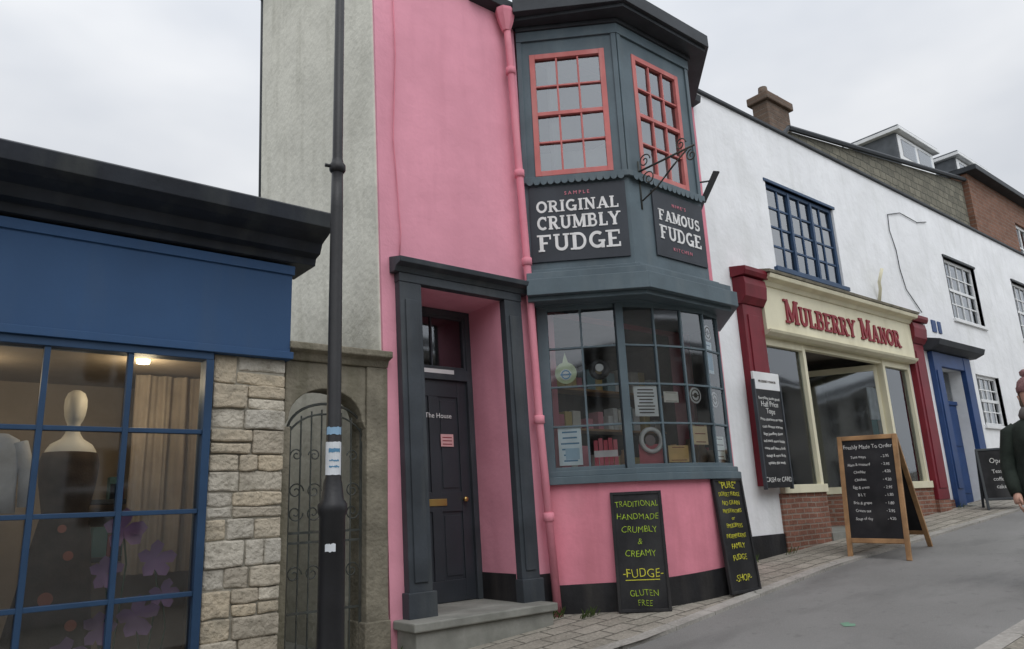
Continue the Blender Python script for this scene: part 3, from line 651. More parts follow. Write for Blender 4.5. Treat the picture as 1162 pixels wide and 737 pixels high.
pk.done(); Part('fudge_box_labels',ps,WHT).box(FL,.42,.67,1.79,1.86,-.0498,-.0485).done()
orn=Part('hanging_ornament',ps,flat('ornament_green',(.55,.62,.38))); orn.disc(FL,.17,2.72,-.06,.12,20,.01); orn.poly(FL,[(.09,2.66),(.25,2.66),(.17,2.95)],-.062,-.056); orn.done()
Part('ornament_centre',ps,flat('orn_w',(.75,.75,.7))).disc(FL,.17,2.70,-.045,.065,16,.006).done(); Part('ornament_print',ps,BLU).ring(FL,.17,2.70,-.036,.045,.006).box(FL,.11,.23,2.69,2.71,-.039,-.036).done()
Part('wreath',ps,CHALK,0,True).ring(FL,.54,2.74,-.07,.085,.032).done()
Part('wreath_badge',ps,WHT).disc(FL,.54,2.76,-.06,.045,16,.006).done()
def fseg(i):
    p,q=cols[i],cols[i+1]; return Fr((p[0],p[1],0),V3((q[0]-p[0],q[1]-p[1],0)).normalized())
F1,F2,F3,F4=fseg(0),fseg(1),fseg(2),fseg(3); F5=fseg(4)
paper(.22,2.37,.28,.33,(.82,.83,.83),F1,lines=8)
Part('ring_sign',ps,WHT,0,True).ring(F1,.25,1.95,-.06,.12,.026).done(); paper(.25,1.80,.28,.22,(.6,.14,.17),F1,n=-.09); Part('ring_centre',ps,flat('rc',(.25,.2,.2))).disc(F1,.25,1.95,-.09,.06).done()
paper(.12,2.92,.22,.38,(.68,.82,.88),F4,lines=2,lc=BLU); paper(.15,2.88,.13,.22,(.14,.36,.5),F4,n=-.042)
paper(.17,2.02,.24,.24,(.82,.68,.46),F3,lines=3,lc=LTXT); paper(.15,1.87,.26,.26,(.74,.80,.74),F4,lines=4); paper(.2,1.80,.27,.18,(.78,.55,.25),F2,lines=2,lc=LTXT)
paper(.16,2.3,.2,.26,(.78,.78,.74),F5,lines=4); paper(.15,1.87,.24,.3,(.5,.62,.66),F5,lines=3); paper(.14,3.2,.2,.2,(.7,.72,.7),F5,lines=3)
paper(.17,2.42,.2,.12,(.75,.72,.66),F2,lines=2)
for fr,z in ((F4,3.22),(F4,2.42),(F3,2.45),(F5,2.75)):
    Part('round_sticker',ps,WHT).disc(fr,.15,z,-.044,.092,20,.004).done(); Part('round_sticker_print',ps,INTD).ring(fr,.15,z,-.038,.065,.007).disc(fr,.15,z,-.0395,.03,10,.003).box(fr,.09,.21,z-.006,z+.006,-.0395,-.036).done()
jm=[Part('sweet_jars',ps,flat('jar%d'%i,c,.35),0,True) for i,c in enumerate([(.5,.3,.15),(.6,.5,.4),(.45,.1,.12),(.3,.2,.12)])]
for i in range(11):
    x=6.1+i*.15; y=-.42-.2*math.sin(i*.33)-.1*(i%2)
    jm[i%4].loft([(x,y,1.64,.055,.055),(x,y,1.80+.05*(i%3),.055,.055),(x,y,1.83+.05*(i%3),.035,.035),(x,y,1.87+.05*(i%3),.035,.035)],12)
for j_ in jm: j_.done()
cs=Part('counter_shelves',ps,WOOD,.004)
for z in (1.2,1.7,2.2,2.7): cs.box(F0,5.4,8.1,z,z+.03,-.9,-.6)
cs.done()
tn=[Part('fudge_tins',ps,flat('tin%d'%i,c,.5),.005) for i,c in enumerate([(.6,.2,.25),(.65,.62,.55),(.25,.4,.45),(.55,.42,.15),(.7,.7,.68)])]
for z in (1.23,1.73,2.23,2.73):
    x=5.45
    while x<8.0:
        w_=random.uniform(.08,.16); tn[random.randrange(5)].box(F0,x,x+w_-.015,z,z+random.uniform(.12,.32),-.8,-.63); x+=w_+random.choice([0,0,.08])
for q in tn: q.done()
# ---------------------------------------------------------------- white building
wb=empty('white_building')
holes=[(9.74,14.66,.2,3.66),(10.45,12.63,4.85,6.34),(17.43,19.14,4.9,6.32),(21.7,23.3,4.9,6.45),(18.02,19.30,2.6,3.72),(15.98,17.15,.5,3.72),(26,27.5,4.9,6.4),(22.3,23.6,2.4,3.9)]
ww=Part('wall',wb,WHITE); ww.wall(F0,8.70,36,-.6,7.40,holes,-.3,0); ww.done()
Part('coping',wb,EAVE,.005).box(F0,8.70,36,7.402,7.45,-.34,.05).done()
Part('slate_roof',wb,SLATER).add([(8.7,.3,7.43),(36,.3,7.43),(36,3.1,8.0),(8.7,3.1,8.0)],[(0,1,2,3)]).done()
Part('end_wall',wb,WHITE).box(F0,8.70,8.98,-.6,7.40,-3.1,-.31).box(F0,8.7,36,-.5,7.9,-3.19,-3.05).done()
Part('plinth',wb,BLACKP).box(F0,8.70,9.70,-.3,.80,0,.02).done()
window(wb,F0,10.45,12.63,4.85,6.34,6,4,WINBL,GL_U,.07,.035,n=-.04,depth=.06)
Part('mullions',wb,WINBL,.003).box(F0,11.15,11.21,4.9,6.3,-.1,-.03).box(F0,11.87,11.93,4.9,6.3,-.1,-.03).box(F0,10.38,12.70,4.78,4.85,-.1,.06).box(F0,10.40,12.68,6.34,6.39,-.1,.02).done()
for (a,b_,c,d_,cc,rr) in ((17.43,19.14,4.9,6.32,4,4),(21.7,23.3,4.9,6.45,4,4),(18.02,19.30,2.6,3.72,4,4),(26,27.5,4.9,6.4,3,4),(22.3,23.6,2.4,3.9,3,4)):
    window(wb,F0,a,b_,c,d_,cc,rr,WINW,GL_U,.07,.03,n=-.06,depth=.06,meet=2)
    Part('sill',wb,WINW,.005).box(F0,a-.08,b_+.08,c-.07,c,-.1,.05).done()
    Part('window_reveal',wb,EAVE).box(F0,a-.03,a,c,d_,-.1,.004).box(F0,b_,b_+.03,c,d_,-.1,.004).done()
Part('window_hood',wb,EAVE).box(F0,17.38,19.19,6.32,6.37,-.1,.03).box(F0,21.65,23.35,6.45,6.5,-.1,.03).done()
Part('room_dark',wb,INTM).box(F0,8.99,35,4.2,7.2,-1.7,-1.6).box(F0,15.0,35,.5,4.1,-2.0,-1.9).box(F0,8.99,35,4.1,4.19,-2,-.31).done()
Part('room_curtain',wb,flat('curtain_pale',(.6,.58,.55),.9)).box(F0,10.5,10.9,4.9,6.3,-.3,-.25).box(F0,17.5,17.8,4.9,6.3,-.35,-.3).box(F0,18.8,19.1,4.9,6.3,-.35,-.3).done()
Part('blue_doorcase',wb,DOORBL,.006).box(F0,15.62,15.97,.9,3.98,0,.10).box(F0,17.16,17.5,.9,3.98,0,.10).box(F0,15.97,17.16,3.70,3.98,0,.09).box(F0,15.68,15.90,1.3,3.6,.1,.12).done()
Part('door_canopy',wb,EAVE,.006).prof(F0,15.45,17.75,[(0,3.99),(.15,3.99),(.32,4.06),(.36,4.17),(0,4.26)]).done()
Part('blue_door',wb,DOORBL,.005).box(F0,15.98,17.15,1.0,3.0,-.26,-.2).box(F0,16.1,16.5,1.2,2.0,-.2,-.185).box(F0,16.65,17.05,1.2,2.0,-.2,-.185).box(F0,16.1,16.5,2.15,2.85,-.2,-.185).box(F0,16.65,17.05,2.15,2.85,-.2,-.185).box(F0,15.98,17.15,3.0,3.08,-.27,-.17).done()
Part('door_fanlight',wb,GL_U).box(F0,15.98,17.15,3.08,3.7,-.24,-.235).done()
Part('door_notice',wb,WHT).box(F0,16.15,16.45,2.3,2.75,-.184,-.18).done()
Part('door_step',wb,SLAB,.01).box(F0,15.8,17.3,.5,.99,-.3,.25).done()
mf=Part('shop_fascia',wb,CREAM,.006)
mf.box(F0,9.72,14.70,3.72,4.40,-.02,.14); mf.prof(F0,9.70,14.72,[(0,4.40),(.16,4.40),(.20,4.46),(.30,4.49),(.32,4.55),(0,4.60)]); mf.prof(F0,9.72,14.70,[(0,3.64),(.12,3.64),(.18,3.68),(.20,3.72),(0,3.72)]); mf.done()
Part('fascia_lead',wb,GATEST).prof(F0,9.66,14.75,[(0,4.602),(.33,4.56),(.34,4.60),(0,4.68)]).done()
t=Part('shop_name_letters',wb,LTXT); slab(t,'MULBERRY MANOR',F0,12.2,3.88,.31,3.9,n=.142,th=.02,first=1.22); t.done()
rp=Part('shop_pilasters',wb,RED,.008)
for a in (9.19,14.72):
    zb=1.45 if a<10 else 1.12
    rp.box(F0,a,a+.5,zb,4.05,0,.11); rp.box(F0,a+.1,a+.4,zb+.2,3.9,.11,.125)
    rp.prof(F0,a-.03,a+.53,[(0,4.05),(.13,4.05),(.2,4.15),(.22,4.33),(.2,4.44),(0,4.46)])
    rp.prof(F0,a-.06,a+.56,[(0,4.46),(.24,4.46),(.27,4.52),(.27,4.58),(0,4.63)])
rp.done()
Part('pilaster_base',wb,BRICK).box(F0,14.72,15.24,.3,1.118,0,.10).done()
sf=Part('shop_window_frame',wb,CREAM,.005)
for (a0,a1) in ((9.74,10.93),(13.55,14.66)):
    sf.box(F0,a0,a0+.09,1.42,3.64,-.1,.02); sf.box(F0,a1-.08,a1,1.42,3.64,-.1,.02); sf.box(F0,a0+.09,a1-.08,3.52,3.64,-.1,.016); sf.box(F0,a0,a1,1.34,1.46,-.12,.08)
sf.box(F0,10.93,13.55,3.56,3.64,-.1,.0)
g=Part('shop_glass',wb,GL_B); g.box(F0,9.8,10.87,1.46,3.52,-.05,-.046); g.box(F0,13.6,14.6,1.46,3.52,-.05,-.046)
for (p,q) in (((10.93,.1),(11.55,1.25)),((12.95,1.25),(13.55,.1))):
    fr,L=face(p,q)
    sf.box(fr,0,.06,1.4,3.56,-.03,.03); sf.box(fr,L-.06,L,1.4,3.56,-.03,.03); sf.box(fr,.06,L-.06,3.45,3.56,-.03,.028); sf.box(fr,0,L,1.30,1.42,-.04,.04)
    g.box(fr,.06,L-.06,1.42,3.45,-.003,.003)
sf.box(Fr((0,1.25,0)),11.55,11.64,.75,3.56,-.03,.04); sf.box(Fr((0,1.25,0)),12.86,12.95,.75,3.56,-.03,.04); sf.box(Fr((0,1.25,0)),11.64,12.86,2.95,3.05,-.03,.038)
g.box(Fr((0,1.25,0)),11.64,12.86,.9,2.95,-.02,-.015); g.box(Fr((0,1.25,0)),11.64,12.86,3.05,3.5,-.02,-.015)
sf.done(); g.done()
bk=Part('stallriser',wb,BRICK); bk.box(F0,9.69,10.93,.2,1.34,-.12,.04); bk.box(F0,13.55,14.715,.2,1.34,-.12,.04)
for (p,q) in (((10.93,.1),(11.55,1.25)),((12.95,1.25),(13.55,.1))):
    fr,L=face(p,q); bk.box(fr,.02,L,.2,1.30,-.06,.02)
bk.done()
Part('brick_base',wb,BRICK).box(F0,15.26,15.60,.3,1.1,0,.03).done()
Part('shop_lobby_floor',wb,SLAB).box(F0,10.9,13.6,.3,.74,-1.3,.06).done()
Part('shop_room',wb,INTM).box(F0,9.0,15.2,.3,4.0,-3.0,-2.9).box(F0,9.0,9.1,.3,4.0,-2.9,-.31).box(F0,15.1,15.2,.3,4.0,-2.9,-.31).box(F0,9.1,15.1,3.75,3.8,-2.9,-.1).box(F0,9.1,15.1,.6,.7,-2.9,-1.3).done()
it=[(.08,.3,.33),(.6,.3,.1),(.6,.55,.3),(.12,.2,.1),(.65,.62,.58),(.3,.06,.08)]
parts=[Part('shop_goods',wb,flat('goods%d'%i,c),.006) for i,c in enumerate(it)]
for i in range(60):
    a=random.choice([random.uniform(9.85,10.8),random.uniform(13.7,14.5)]); z=random.choice([1.46,1.46,1.9,2.3]); s=random.uniform(.04,.10); h=random.uniform(.1,.3); y=random.uniform(-.5,-.15)
    random.choice(parts).box(F0,a-s,a+s,z,z+h,y-.1,y)
for i in range(30):
    a=random.uniform(11.0,13.5); z=random.choice([1.2,1.8,2.4]); s=random.uniform(.05,.12); random.choice(parts).box(F0,a-s,a+s,z,z+random.uniform(.1,.35),-2.6,-2.3)
for p in parts: p.done()
Part('goods_shelves',wb,WOOD).box(F0,9.85,10.85,1.87,1.9,-.6,-.12).box(F0,9.85,10.85,2.27,2.3,-.6,-.12).box(F0,13.65,14.55,1.87,1.9,-.6,-.12).box(F0,13.65,14.55,2.27,2.3,-.6,-.12).box(F0,10.9,13.6,1.75,1.8,-2.7,-2.2).box(F0,10.9,13.6,2.35,2.4,-2.7,-2.2).done()
sc_=Part('hanging_scarf',wb,gw,0,True); drape(sc_,12.0,12.9,3.0,3.4,1.15,.03,9,20); drape(sc_,13.7,14.1,2.6,3.2,.4,.03,9,20); sc_.done()
Part('wall_cable',wb,EAVE,0,True).tube([(16.8,-.02,7.0),(16.3,-.02,6.88),(15.5,-.02,6.92),(14.9,-.02,6.75),(14.85,-.02,6.4),(15.0,-.02,6.0),(15.02,-.02,5.6),(15.15,-.02,5.2),(15.7,-.02,4.8)],.009,6).done()
Part('overflow_pipe',wb,CREAM,0,True).tube([(13.85,-.02,4.75),(13.85,-.08,5.0),(13.75,-.12,5.1),(13.78,-.2,5.35)],.03,8).done()
Part('small_plaque',wb,DOORBL).box(F0,16.1,16.3,4.45,4.7,0,.02).box(F0,16.4,16.55,4.45,4.7,0,.02).done()
hb=empty('chalkboard_menu')
FH=Fr((9.13,-.16,0),V=(.0,0,1))
Part('board',hb,CHALK,.004).box(FH,0,.62,1.42,2.90,0,.03).done()
Part('header',hb,WINW,.004).box(FH,-.02,.63,2.78,3.03,0,.035).done()
Part('board_frame',hb,DARKW,.003).box(FH,-.03,0,1.40,2.92,-.01,.04).box(FH,.62,.65,1.40,2.92,-.01,.04).done()
for i,s in enumerate(['Everything looks good','Half Price','Tops','Price clearance on tops','coats dresses scarves','bags jewellery shoes','and much more inside','come and have a look','vintage & retro finds','upstairs this week']):
    ftext('chalk_text',hb,s,FH,.31,2.64-i*.10,.11 if i in (1,2) else .058,CHW,n=.032,wob=.004)
ftext('chalk_text',hb,'CASH or CARD',FH,.31,1.50,.095,CHW,n=.032,wob=.004); ftext('header_text',hb,'MULBERRY MANOR',FH,.305,2.88,.05,INTD,n=.037)
# ---------------------------------------------------------------- background buildings
sh=empty('slate_hung_house')
Part('wall',sh,SLATEH).add([(15,3.2,6),(30,3.2,6),(30,3.2,12.6),(17.6,3.2,10.9),(15,3.2,8.6),(30,9,6),(15,9,6),(30,9,12.6),(17.6,9,10.9),(15,9,8.6)],[(0,1,2,3,4),(1,5,7,2),(3,2,7,8),(5,6,9,8,7),(6,0,4,9),(4,3,8,9)]).done()
Part('ridge',sh,EAVE,.01).tube([(17.4,3.1,10.9),(30.1,3.1,12.68)],.08,6).tube([(14.8,3.1,8.5),(17.4,3.1,10.9)],.06,6).done()
ch=Part('chimney',sh,CHIMB,.03).box(F0,18.3,19.5,9,12.75,-4.6,-4.1).box(F0,18.2,19.6,12.55,12.8,-4.7,-4.0).done()
Part('chimney_pots',sh,CHIMB,0,True).loft([(18.6,4.35,12.8,.16,.16),(18.6,4.35,13.15,.13,.13)],10).loft([(19.2,4.35,12.8,.16,.16),(19.2,4.35,13.05,.13,.13)],10).done()
bh=empty('brick_house')
Part('wall',bh,BRICKB).wall(Fr((0,3,0)),30.05,52,6,12.9,[(34.6,36.2,9.9,11.9),(42,44,9.8,12)],-6,0).done()
Part('eaves',bh,EAVE,.02).box(Fr((0,3,0)),29.9,52,12.9,13.1,-6,.4).done()
Part('roof',bh,SLATER).add([(29.9,2.6,13.1),(52,2.6,13.1),(52,8,16.0),(33,8,15.2),(29.9,8,13.2)],[(0,1,2,3,4)]).done()
window(bh,Fr((0,3,0)),34.6,36.2,9.9,11.9,2,2,WINW,GL_U,.12,.07,n=-.1,depth=.1)
Part('window_back',bh,INTM).box(Fr((0,3,0)),34.4,36.4,9.7,12.1,-.5,-.4).done()
for (x,y,z,w_,hh) in ((27.3,4.2,12.5,3.2,1.8),(33.0,4.2,12.9,3.2,2.0)):
    e=empty('dormer_window')
    FD_=Fr((0,y,0))
    Part('cheeks',e,ROOFD,.02).box(FD_,x,x+w_,z,z+hh,-2,0).done()
    Part('front',e,WINW,.02).box(FD_,x+.05,x+w_-.05,z+.3,z+hh-.05,.004,.05).done()
    Part('dormer_roof',e,WINW,.02).box(FD_,x-.2,x+w_+.2,z+hh,z+hh+.14,-2,.25).done()
    Part('dormer_lead',e,ROOFD,.02).box(FD_,x-.15,x+w_+.15,z+hh+.14,z+hh+.22,-2,.2).done()
    Part('panes',e,GL_U).box(FD_,x+.3,x+w_/2-.12,z+.9,z+hh-.2,.055,.06).box(FD_,x+w_/2+.12,x+w_-.3,z+.9,z+hh-.2,.055,.06).done()
    Part('panes_back',e,INTM).box(FD_,x+.3,x+w_/2-.12,z+.9,z+hh-.2,.051,.053).box(FD_,x+w_/2+.12,x+w_-.3,z+.9,z+hh-.2,.051,.053).done()
ot=empty('terraced_house')
FO=Fr((0,-12,0),U=(-1,0,0))
hs=[(a,a+1.3,z,z+1.7) for a in range(-34,20,3) for z in (1.2,4.2)]
Part('wall',ot,surf('terrace_render',(.5,.48,.44),.9,.15,1,20,.2)).wall(FO,-36,22,-2.5,6.2,hs,-.3,0).done()
Part('roof',ot,SLATER).add([(-22,-11.7,6.2),(36,-11.7,6.2),(36,-15.5,7.6),(-22,-15.5,7.6)],[(0,1,2,3)]).done()
Part('rooms',ot,INTM).box(FO,-36,22,-2,6.1,-.8,-.7).done()
p=Part('window_frames',ot,WINW)
for h in hs:
    p.box(FO,h[0],h[0]+.08,h[2],h[3],-.15,-.1).box(FO,h[1]-.08,h[1],h[2],h[3],-.15,-.1).box(FO,h[0],h[1],h[2]+.8,h[2]+.88,-.15,-.098).box(FO,h[0]+.6,h[0]+.68,h[2],h[3],-.15,-.102)
p.done()
# ---------------------------------------------------------------- street lamp
lx,ly=2.25,-1.30
sl=empty('street_lamp')
g0=gz(lx,ly)
p=Part('post',sl,LAMPB,0,True)
prof=[(-.05,.125),(.06,.125),(.10,.105),(.14,.09),(1.30,.085),(1.33,.098),(1.38,.098),(1.41,.075),(1.52,.062),(1.56,.05),(3.5,.045),(3.82,.042)]
p.loft([(lx,ly,g0+a if a<1 else a+.0,r_,r_) for a,r_ in prof],20)
p.loft([(lx,ly,a,r_,r_) for a,r_ in [(3.78,.045),(3.80,.06),(3.84,.06),(3.86,.045),(3.9,.038),(8.4,.03)]],16)
p.tube([(lx-.0,ly,3.83),(lx-.09,ly+.02,3.83)],.014,8)
p.tube([(lx,ly,8.3),(lx,ly-.2,8.55),(lx,ly-.6,8.65),(lx,ly-.9,8.62)],[.03,.028,.025,.025],10)
p.done()
Part('lantern',sl,LAMPB,.02).loft([(lx,ly-1.1,8.52,.16,.28),(lx,ly-1.1,8.6,.18,.32),(lx,ly-1.1,8.68,.1,.2)],14).done()
def wrap(part,z0,z1,r,a0,a1,sg=10):
    vs=[];fs=[]
    for i in range(sg+1):
        th=math.radians(a0+(a1-a0)*i/sg)
        for z in (z0,z1): vs.append((lx+r*math.cos(th),ly+r*math.sin(th),z+random.uniform(-.004,.004)))
    for i in range(sg): fs.append((2*i,2*i+2,2*i+3,2*i+1))
    part.add(vs,fs)
p=Part('notice_paper',sl,flat('sticker_white',(.66,.69,.72),.6))
wrap(p,1.57,1.79,.0525,170,345); wrap(p,1.08,1.13,.0885,215,260); p.done()
p=Part('notice_print',sl,BLU); wrap(p,1.72,1.745,.0535,210,300); wrap(p,1.66,1.67,.0535,215,290); wrap(p,1.62,1.63,.0535,215,295); p.done()
p=Part('stickers_blue',sl,flat('sticker_blue',(.25,.4,.55))); wrap(p,1.84,1.89,.0523,185,320); p.done()
# ---------------------------------------------------------------- leaning chalkboards
def leanboard(cx,cy,ang,w_,h_,lean,lines,name='chalkboard_sign'):
    e=empty(name); u=V3((math.cos(ang),math.sin(ang),0)); nn=u.cross(V3((0,0,1)))
    v=(V3((0,0,1))-nn*lean).normalized(); z=gz(cx,cy)+.005
    fr=Fr(V3((cx,cy,z))-u*w_/2,u,v)
    Part('panel',e,CHALK,.004).box(fr,0,w_,0,h_,-.02,.0).done()
    f=Part('board_frame',e,BLACKP,.003); f.box(fr,-.012,.018,0,h_,-.025,.012); f.box(fr,w_-.018,w_+.012,0,h_,-.025,.012); f.box(fr,.018,w_-.018,0,.03,-.025,.01); f.box(fr,.018,w_-.018,h_-.03,h_,-.025,.01); f.done()
    for (s,zz,size,m_) in lines:
        ftext('chalk_text',e,s,fr,w_/2+random.uniform(-.01,.01),zz*h_,size,m_,n=.002,sx=.9 if len(s)<9 else .8,wob=.005,bold=-.0012)
    return e,fr
e,fr=leanboard(5.87,-.74,-math.pi/4,.50,1.17,.08,[('TRADITIONAL',.87,.085,CHY),('HANDMADE',.76,.085,CHY),('CRUMBLY',.65,.09,CHY),('&',.555,.085,CHY),('CREAMY',.45,.09,CHY),('-FUDGE-',.28,.12,CHY2),('GLUTEN',.13,.085,CHY),('FREE',.05,.08,CHY)])
Part('underline',e,CHY2).box(fr,.08,.42,.255*1.17,.262*1.17,.001,.004).done()
leanboard(7.13,-1.06,-.02,.50,1.20,.08,[('"PURE"',.91,.11,CHY2),('DORSET FUDGE',.84,.065,CHY2),('NO GRAIN',.76,.07,CHY2),('PRESERVATIVES',.69,.06,CHY2),('or',.63,.06,CHY2),('EMULSIFIERS',.56,.065,CHY2),('INDEPENDENT',.47,.065,CHY2),('FAMILY',.38,.08,CHY2),('FUDGE',.28,.085,CHY2),('-SHOP-',.10,.10,CHY2)])
# ---------------------------------------------------------------- sandwich boards
def aboard(p0,p1,dx,h,frame,lines,fw=.06,name='sandwich_board',tf=.3):
    e=empty(name); P0=V3((p0[0],p0[1],gz(*p0)-.03)); P1=V3((p1[0],p1[1],gz(*p1)-.03))
    u=(P1-P0); L=u.length; u.normalize(); back=V3((-u.y,u.x,0)).normalized()
    if back.x<0: back=-back
    top=V3((0,0,h))+back*dx*tf
    v=top.normalized(); H_=top.length; fr=Fr(P0,u,v)
    f=Part('front_frame',e,frame,.006)
    f.box(fr,0,fw,0,H_,-.03,.02); f.box(fr,L-fw,L,0,H_,-.03,.02); f.box(fr,fw,L-fw,H_-fw,H_,-.03,.018); f.box(fr,fw,L-fw,.20,.20+fw,-.03,.018); f.done()
    Part('slate_panel',e,CHALK).box(fr,fw,L-fw,.2+fw,H_-fw,-.015,.004).done()
    q0=P0+back*dx;q1=P1+back*dx; q0.z=gz(q0.x,q0.y)-.03; q1.z=gz(q1.x,q1.y)-.03
    v2=(P0+top-q0); H2=v2.length; v2.normalize(); fr2=Fr(q0,u,v2)
    f=Part('rear_frame',e,frame,.006); f.box(fr2,0,fw,0,H2-.02,-.02,.025); f.box(fr2,L-fw,L,0,H2-.02,-.02,.025); f.box(fr2,fw,L-fw,H2-fw-.02,H2-.02,-.02,.02); f.box(fr2,fw,L-fw,.2,.2+fw,-.02,.02); f.done()
    Part('rear_panel',e,CHALK).box(fr2,fw,L-fw,.2+fw,H2-fw-.02,-.006,.006).done()
    for (s,zz,size,a) in lines: ftext('chalk_text',e,s,fr,L*a,zz*H_,size,CHW,n=.006,sx=.85,wob=.004)
    return e
LN=[('Freshly Made To Order',.89,.075,.5)]
WD=['Tuna mayo','Ham & mustard','Cheddar','Chicken','Egg & cress','B L T','Brie & grape','Cream tea','Soup of day']
for i in range(9): LN+= [(WD[i],.81-i*.063,.052,.33),(random.choice(['- 3.50','- 2.95','- 4.20','- 1.80']),.81-i*.063,.052,.77)]
aboard((9.70,-.88),(9.84,-1.62),1.22,1.58,WOOD,LN,tf=.22)
aboard((15.2,-.70),(15.5,-1.25),.5,1.12,DARKW,[('Open',.76,.13,.5),('Teas &',.60,.1,.5),('coffees',.48,.1,.5),('cakes',.36,.1,.5)],.04)
# ---------------------------------------------------------------- person
pe=empty('person')
px_,py_=8.82,-3.51; pz=gz(px_,py_)-.03; S=1.13
face_a=math.radians(200)
fx,fy=math.cos(face_a),math.sin(face_a); rx_,ry_=-fy,fx
def W(f,r,z): return (px_+(fx*f+rx_*r)*S,py_+(fy*f+ry_*r)*S,pz+z*S)
def ringp(f,r,z,wr,wf):
    c=W(f,r,z); return (c[0],c[1],c[2],wr*S,wf*S,face_a+math.pi/2)
p=Part('coat',pe,COAT,0,True)
p.loft([ringp(0,0,.72,.245,.20),ringp(0,0,.78,.245,.20),ringp(0,0,.95,.225,.175),ringp(0,0,1.1,.205,.155),ringp(.01,0,1.25,.215,.16),ringp(.01,0,1.36,.215,.145),ringp(0,0,1.42,.17,.12),ringp(0,0,1.46,.10,.095),ringp(0,0,1.50,.085,.085),ringp(0,0,1.53,.085,.085)],24)
for sg_ in (1,-1):
    p.tube([W(0,.15*sg_,1.38),W(0,.205*sg_,1.34),W(-.03,.25*sg_,1.15),W(-.01,.27*sg_,1.04),W(.07,.265*sg_,.90),W(.12,.25*sg_,.80)],[.06*S,.078*S,.068*S,.062*S,.058*S,.05*S],14)
p.done()
Part('scarf',pe,flat('scarf_grey',(.16,.15,.14),.9),0,True).loft([ringp(.01,0,1.45,.11,.11),ringp(.015,0,1.49,.12,.12),ringp(.015,0,1.53,.105,.11),ringp(.01,0,1.56,.085,.09)],20).done()
p=Part('trousers',pe,TROU,0,True)
for sg_,st_ in ((1,.14),(-1,-.12)):
    p.tube([W(0,.09*sg_,.85),W(st_*.3,.10*sg_,.70),W(st_*.7+.03,.10*sg_,.48),W(st_*.9,.10*sg_,.28),W(st_,.10*sg_,.09)],[.11*S,.10*S,.075*S,.065*S,.055*S],14)
p.done()
p=Part('boots',pe,SHOE,0,True)
for sg_,st_ in ((1,.14),(-1,-.12)):
    p.tube([W(st_-.07,.10*sg_,.05),W(st_-.02,.10*sg_,.055),W(st_+.08,.10*sg_,.045),W(st_+.17,.10*sg_,.035),W(st_+.20,.10*sg_,.03)],[.035*S,.055*S,.045*S,.038*S,.02*S],10)
    p.tube([W(st_-.01,.10*sg_,.05),W(st_,.10*sg_,.16)],[.055*S,.06*S],10)
p.done()
hd=Part('head',pe,SKIN,0,True)
hd.loft([ringp(0,0,1.47,.055,.055),ringp(0,0,1.53,.052,.055),ringp(.02,0,1.545,.05,.07),ringp(.02,0,1.57,.062,.088),ringp(.015,0,1.62,.072,.098),ringp(.01,0,1.67,.077,.1),ringp(.0,0,1.72,.075,.098),ringp(0,0,1.76,.055,.075),ringp(0,0,1.785,.02,.03)],20)
hd.tube([W(.105,0,1.665),W(.118,0,1.64),W(.13,0,1.622),W(.105,0,1.61)],[.009*S,.013*S,.016*S,.009*S],8)
for sg_ in (1,-1):
    hd.tube([W(.0,.074*sg_,1.665),W(-.005,.086*sg_,1.66),W(-.005,.08*sg_,1.62)],[.01*S,.016*S,.009*S],8)
    b0=(.13,.25*sg_,.80)
    hd.tube([W(b0[0]-.005,b0[1],b0[2]+.02),W(b0[0]+.01,b0[1],b0[2]-.03),W(b0[0]+.02,b0[1],b0[2]-.075)],[.028*S,.036*S,.034*S],10)
    for k,(o,l) in enumerate(((-.030,.065),(-.010,.075),(.010,.07),(.028,.055))):
        hd.tube([W(b0[0]+.02+o,b0[1],b0[2]-.075),W(b0[0]+.025+o,b0[1]-.008*sg_,b0[2]-.075-l*.5),W(b0[0]+.02+o,b0[1]-.025*sg_,b0[2]-.075-l)],[.0095*S,.0085*S,.007*S],6)
    hd.tube([W(b0[0]+.03,b0[1]-.01*sg_,b0[2]-.02),W(b0[0]+.06,b0[1]-.02*sg_,b0[2]-.05),W(b0[0]+.065,b0[1]-.025*sg_,b0[2]-.085)],[.013*S,.011*S,.008*S],6)
hd.done()
ey=Part('eyes',pe,WHT,0,True); pu=Part('pupils',pe,CHALK,0,True)
for sg_ in (1,-1):
    ey.tube([W(.088,.032*sg_,1.665),W(.098,.032*sg_,1.665),W(.102,.032*sg_,1.665)],[.006*S,.013*S,.008*S],8); pu.tube([W(.10,.032*sg_,1.665),W(.1045,.032*sg_,1.665)],[.006*S,.004*S],8)
ey.done(); pu.done()
Part('mouth',pe,flat('lips',(.4,.12,.1)),0,True).tube([W(.098,-.022,1.583),W(.106,0,1.582),W(.098,.022,1.583)],[.003*S,.006*S,.003*S],6).done()
Part('hair',pe,flat('hair_grey',(.16,.12,.09),.9),0,True).loft([ringp(-.03,0,1.52,.07,.06),ringp(-.03,0,1.58,.088,.085),ringp(-.025,0,1.66,.09,.092),ringp(-.02,0,1.74,.085,.092)],18).done()
Part('knitted_hat',pe,HATM,0,True).loft([ringp(0,0,1.69,.09,.112),ringp(0,0,1.70,.096,.118),ringp(0,0,1.735,.096,.118),ringp(0,0,1.745,.09,.112),ringp(0,0,1.79,.078,.095),ringp(-.01,0,1.825,.045,.055),ringp(-.01,0,1.83,.03,.03),ringp(-.01,0,1.85,.045,.045),ringp(-.01,0,1.88,.045,.045),ringp(-.01,0,1.90,.02,.02)],20).done()
wd=Part('weeds',None,surf('weed_green',(.07,.11,.03),.8,.3,20,60,0))
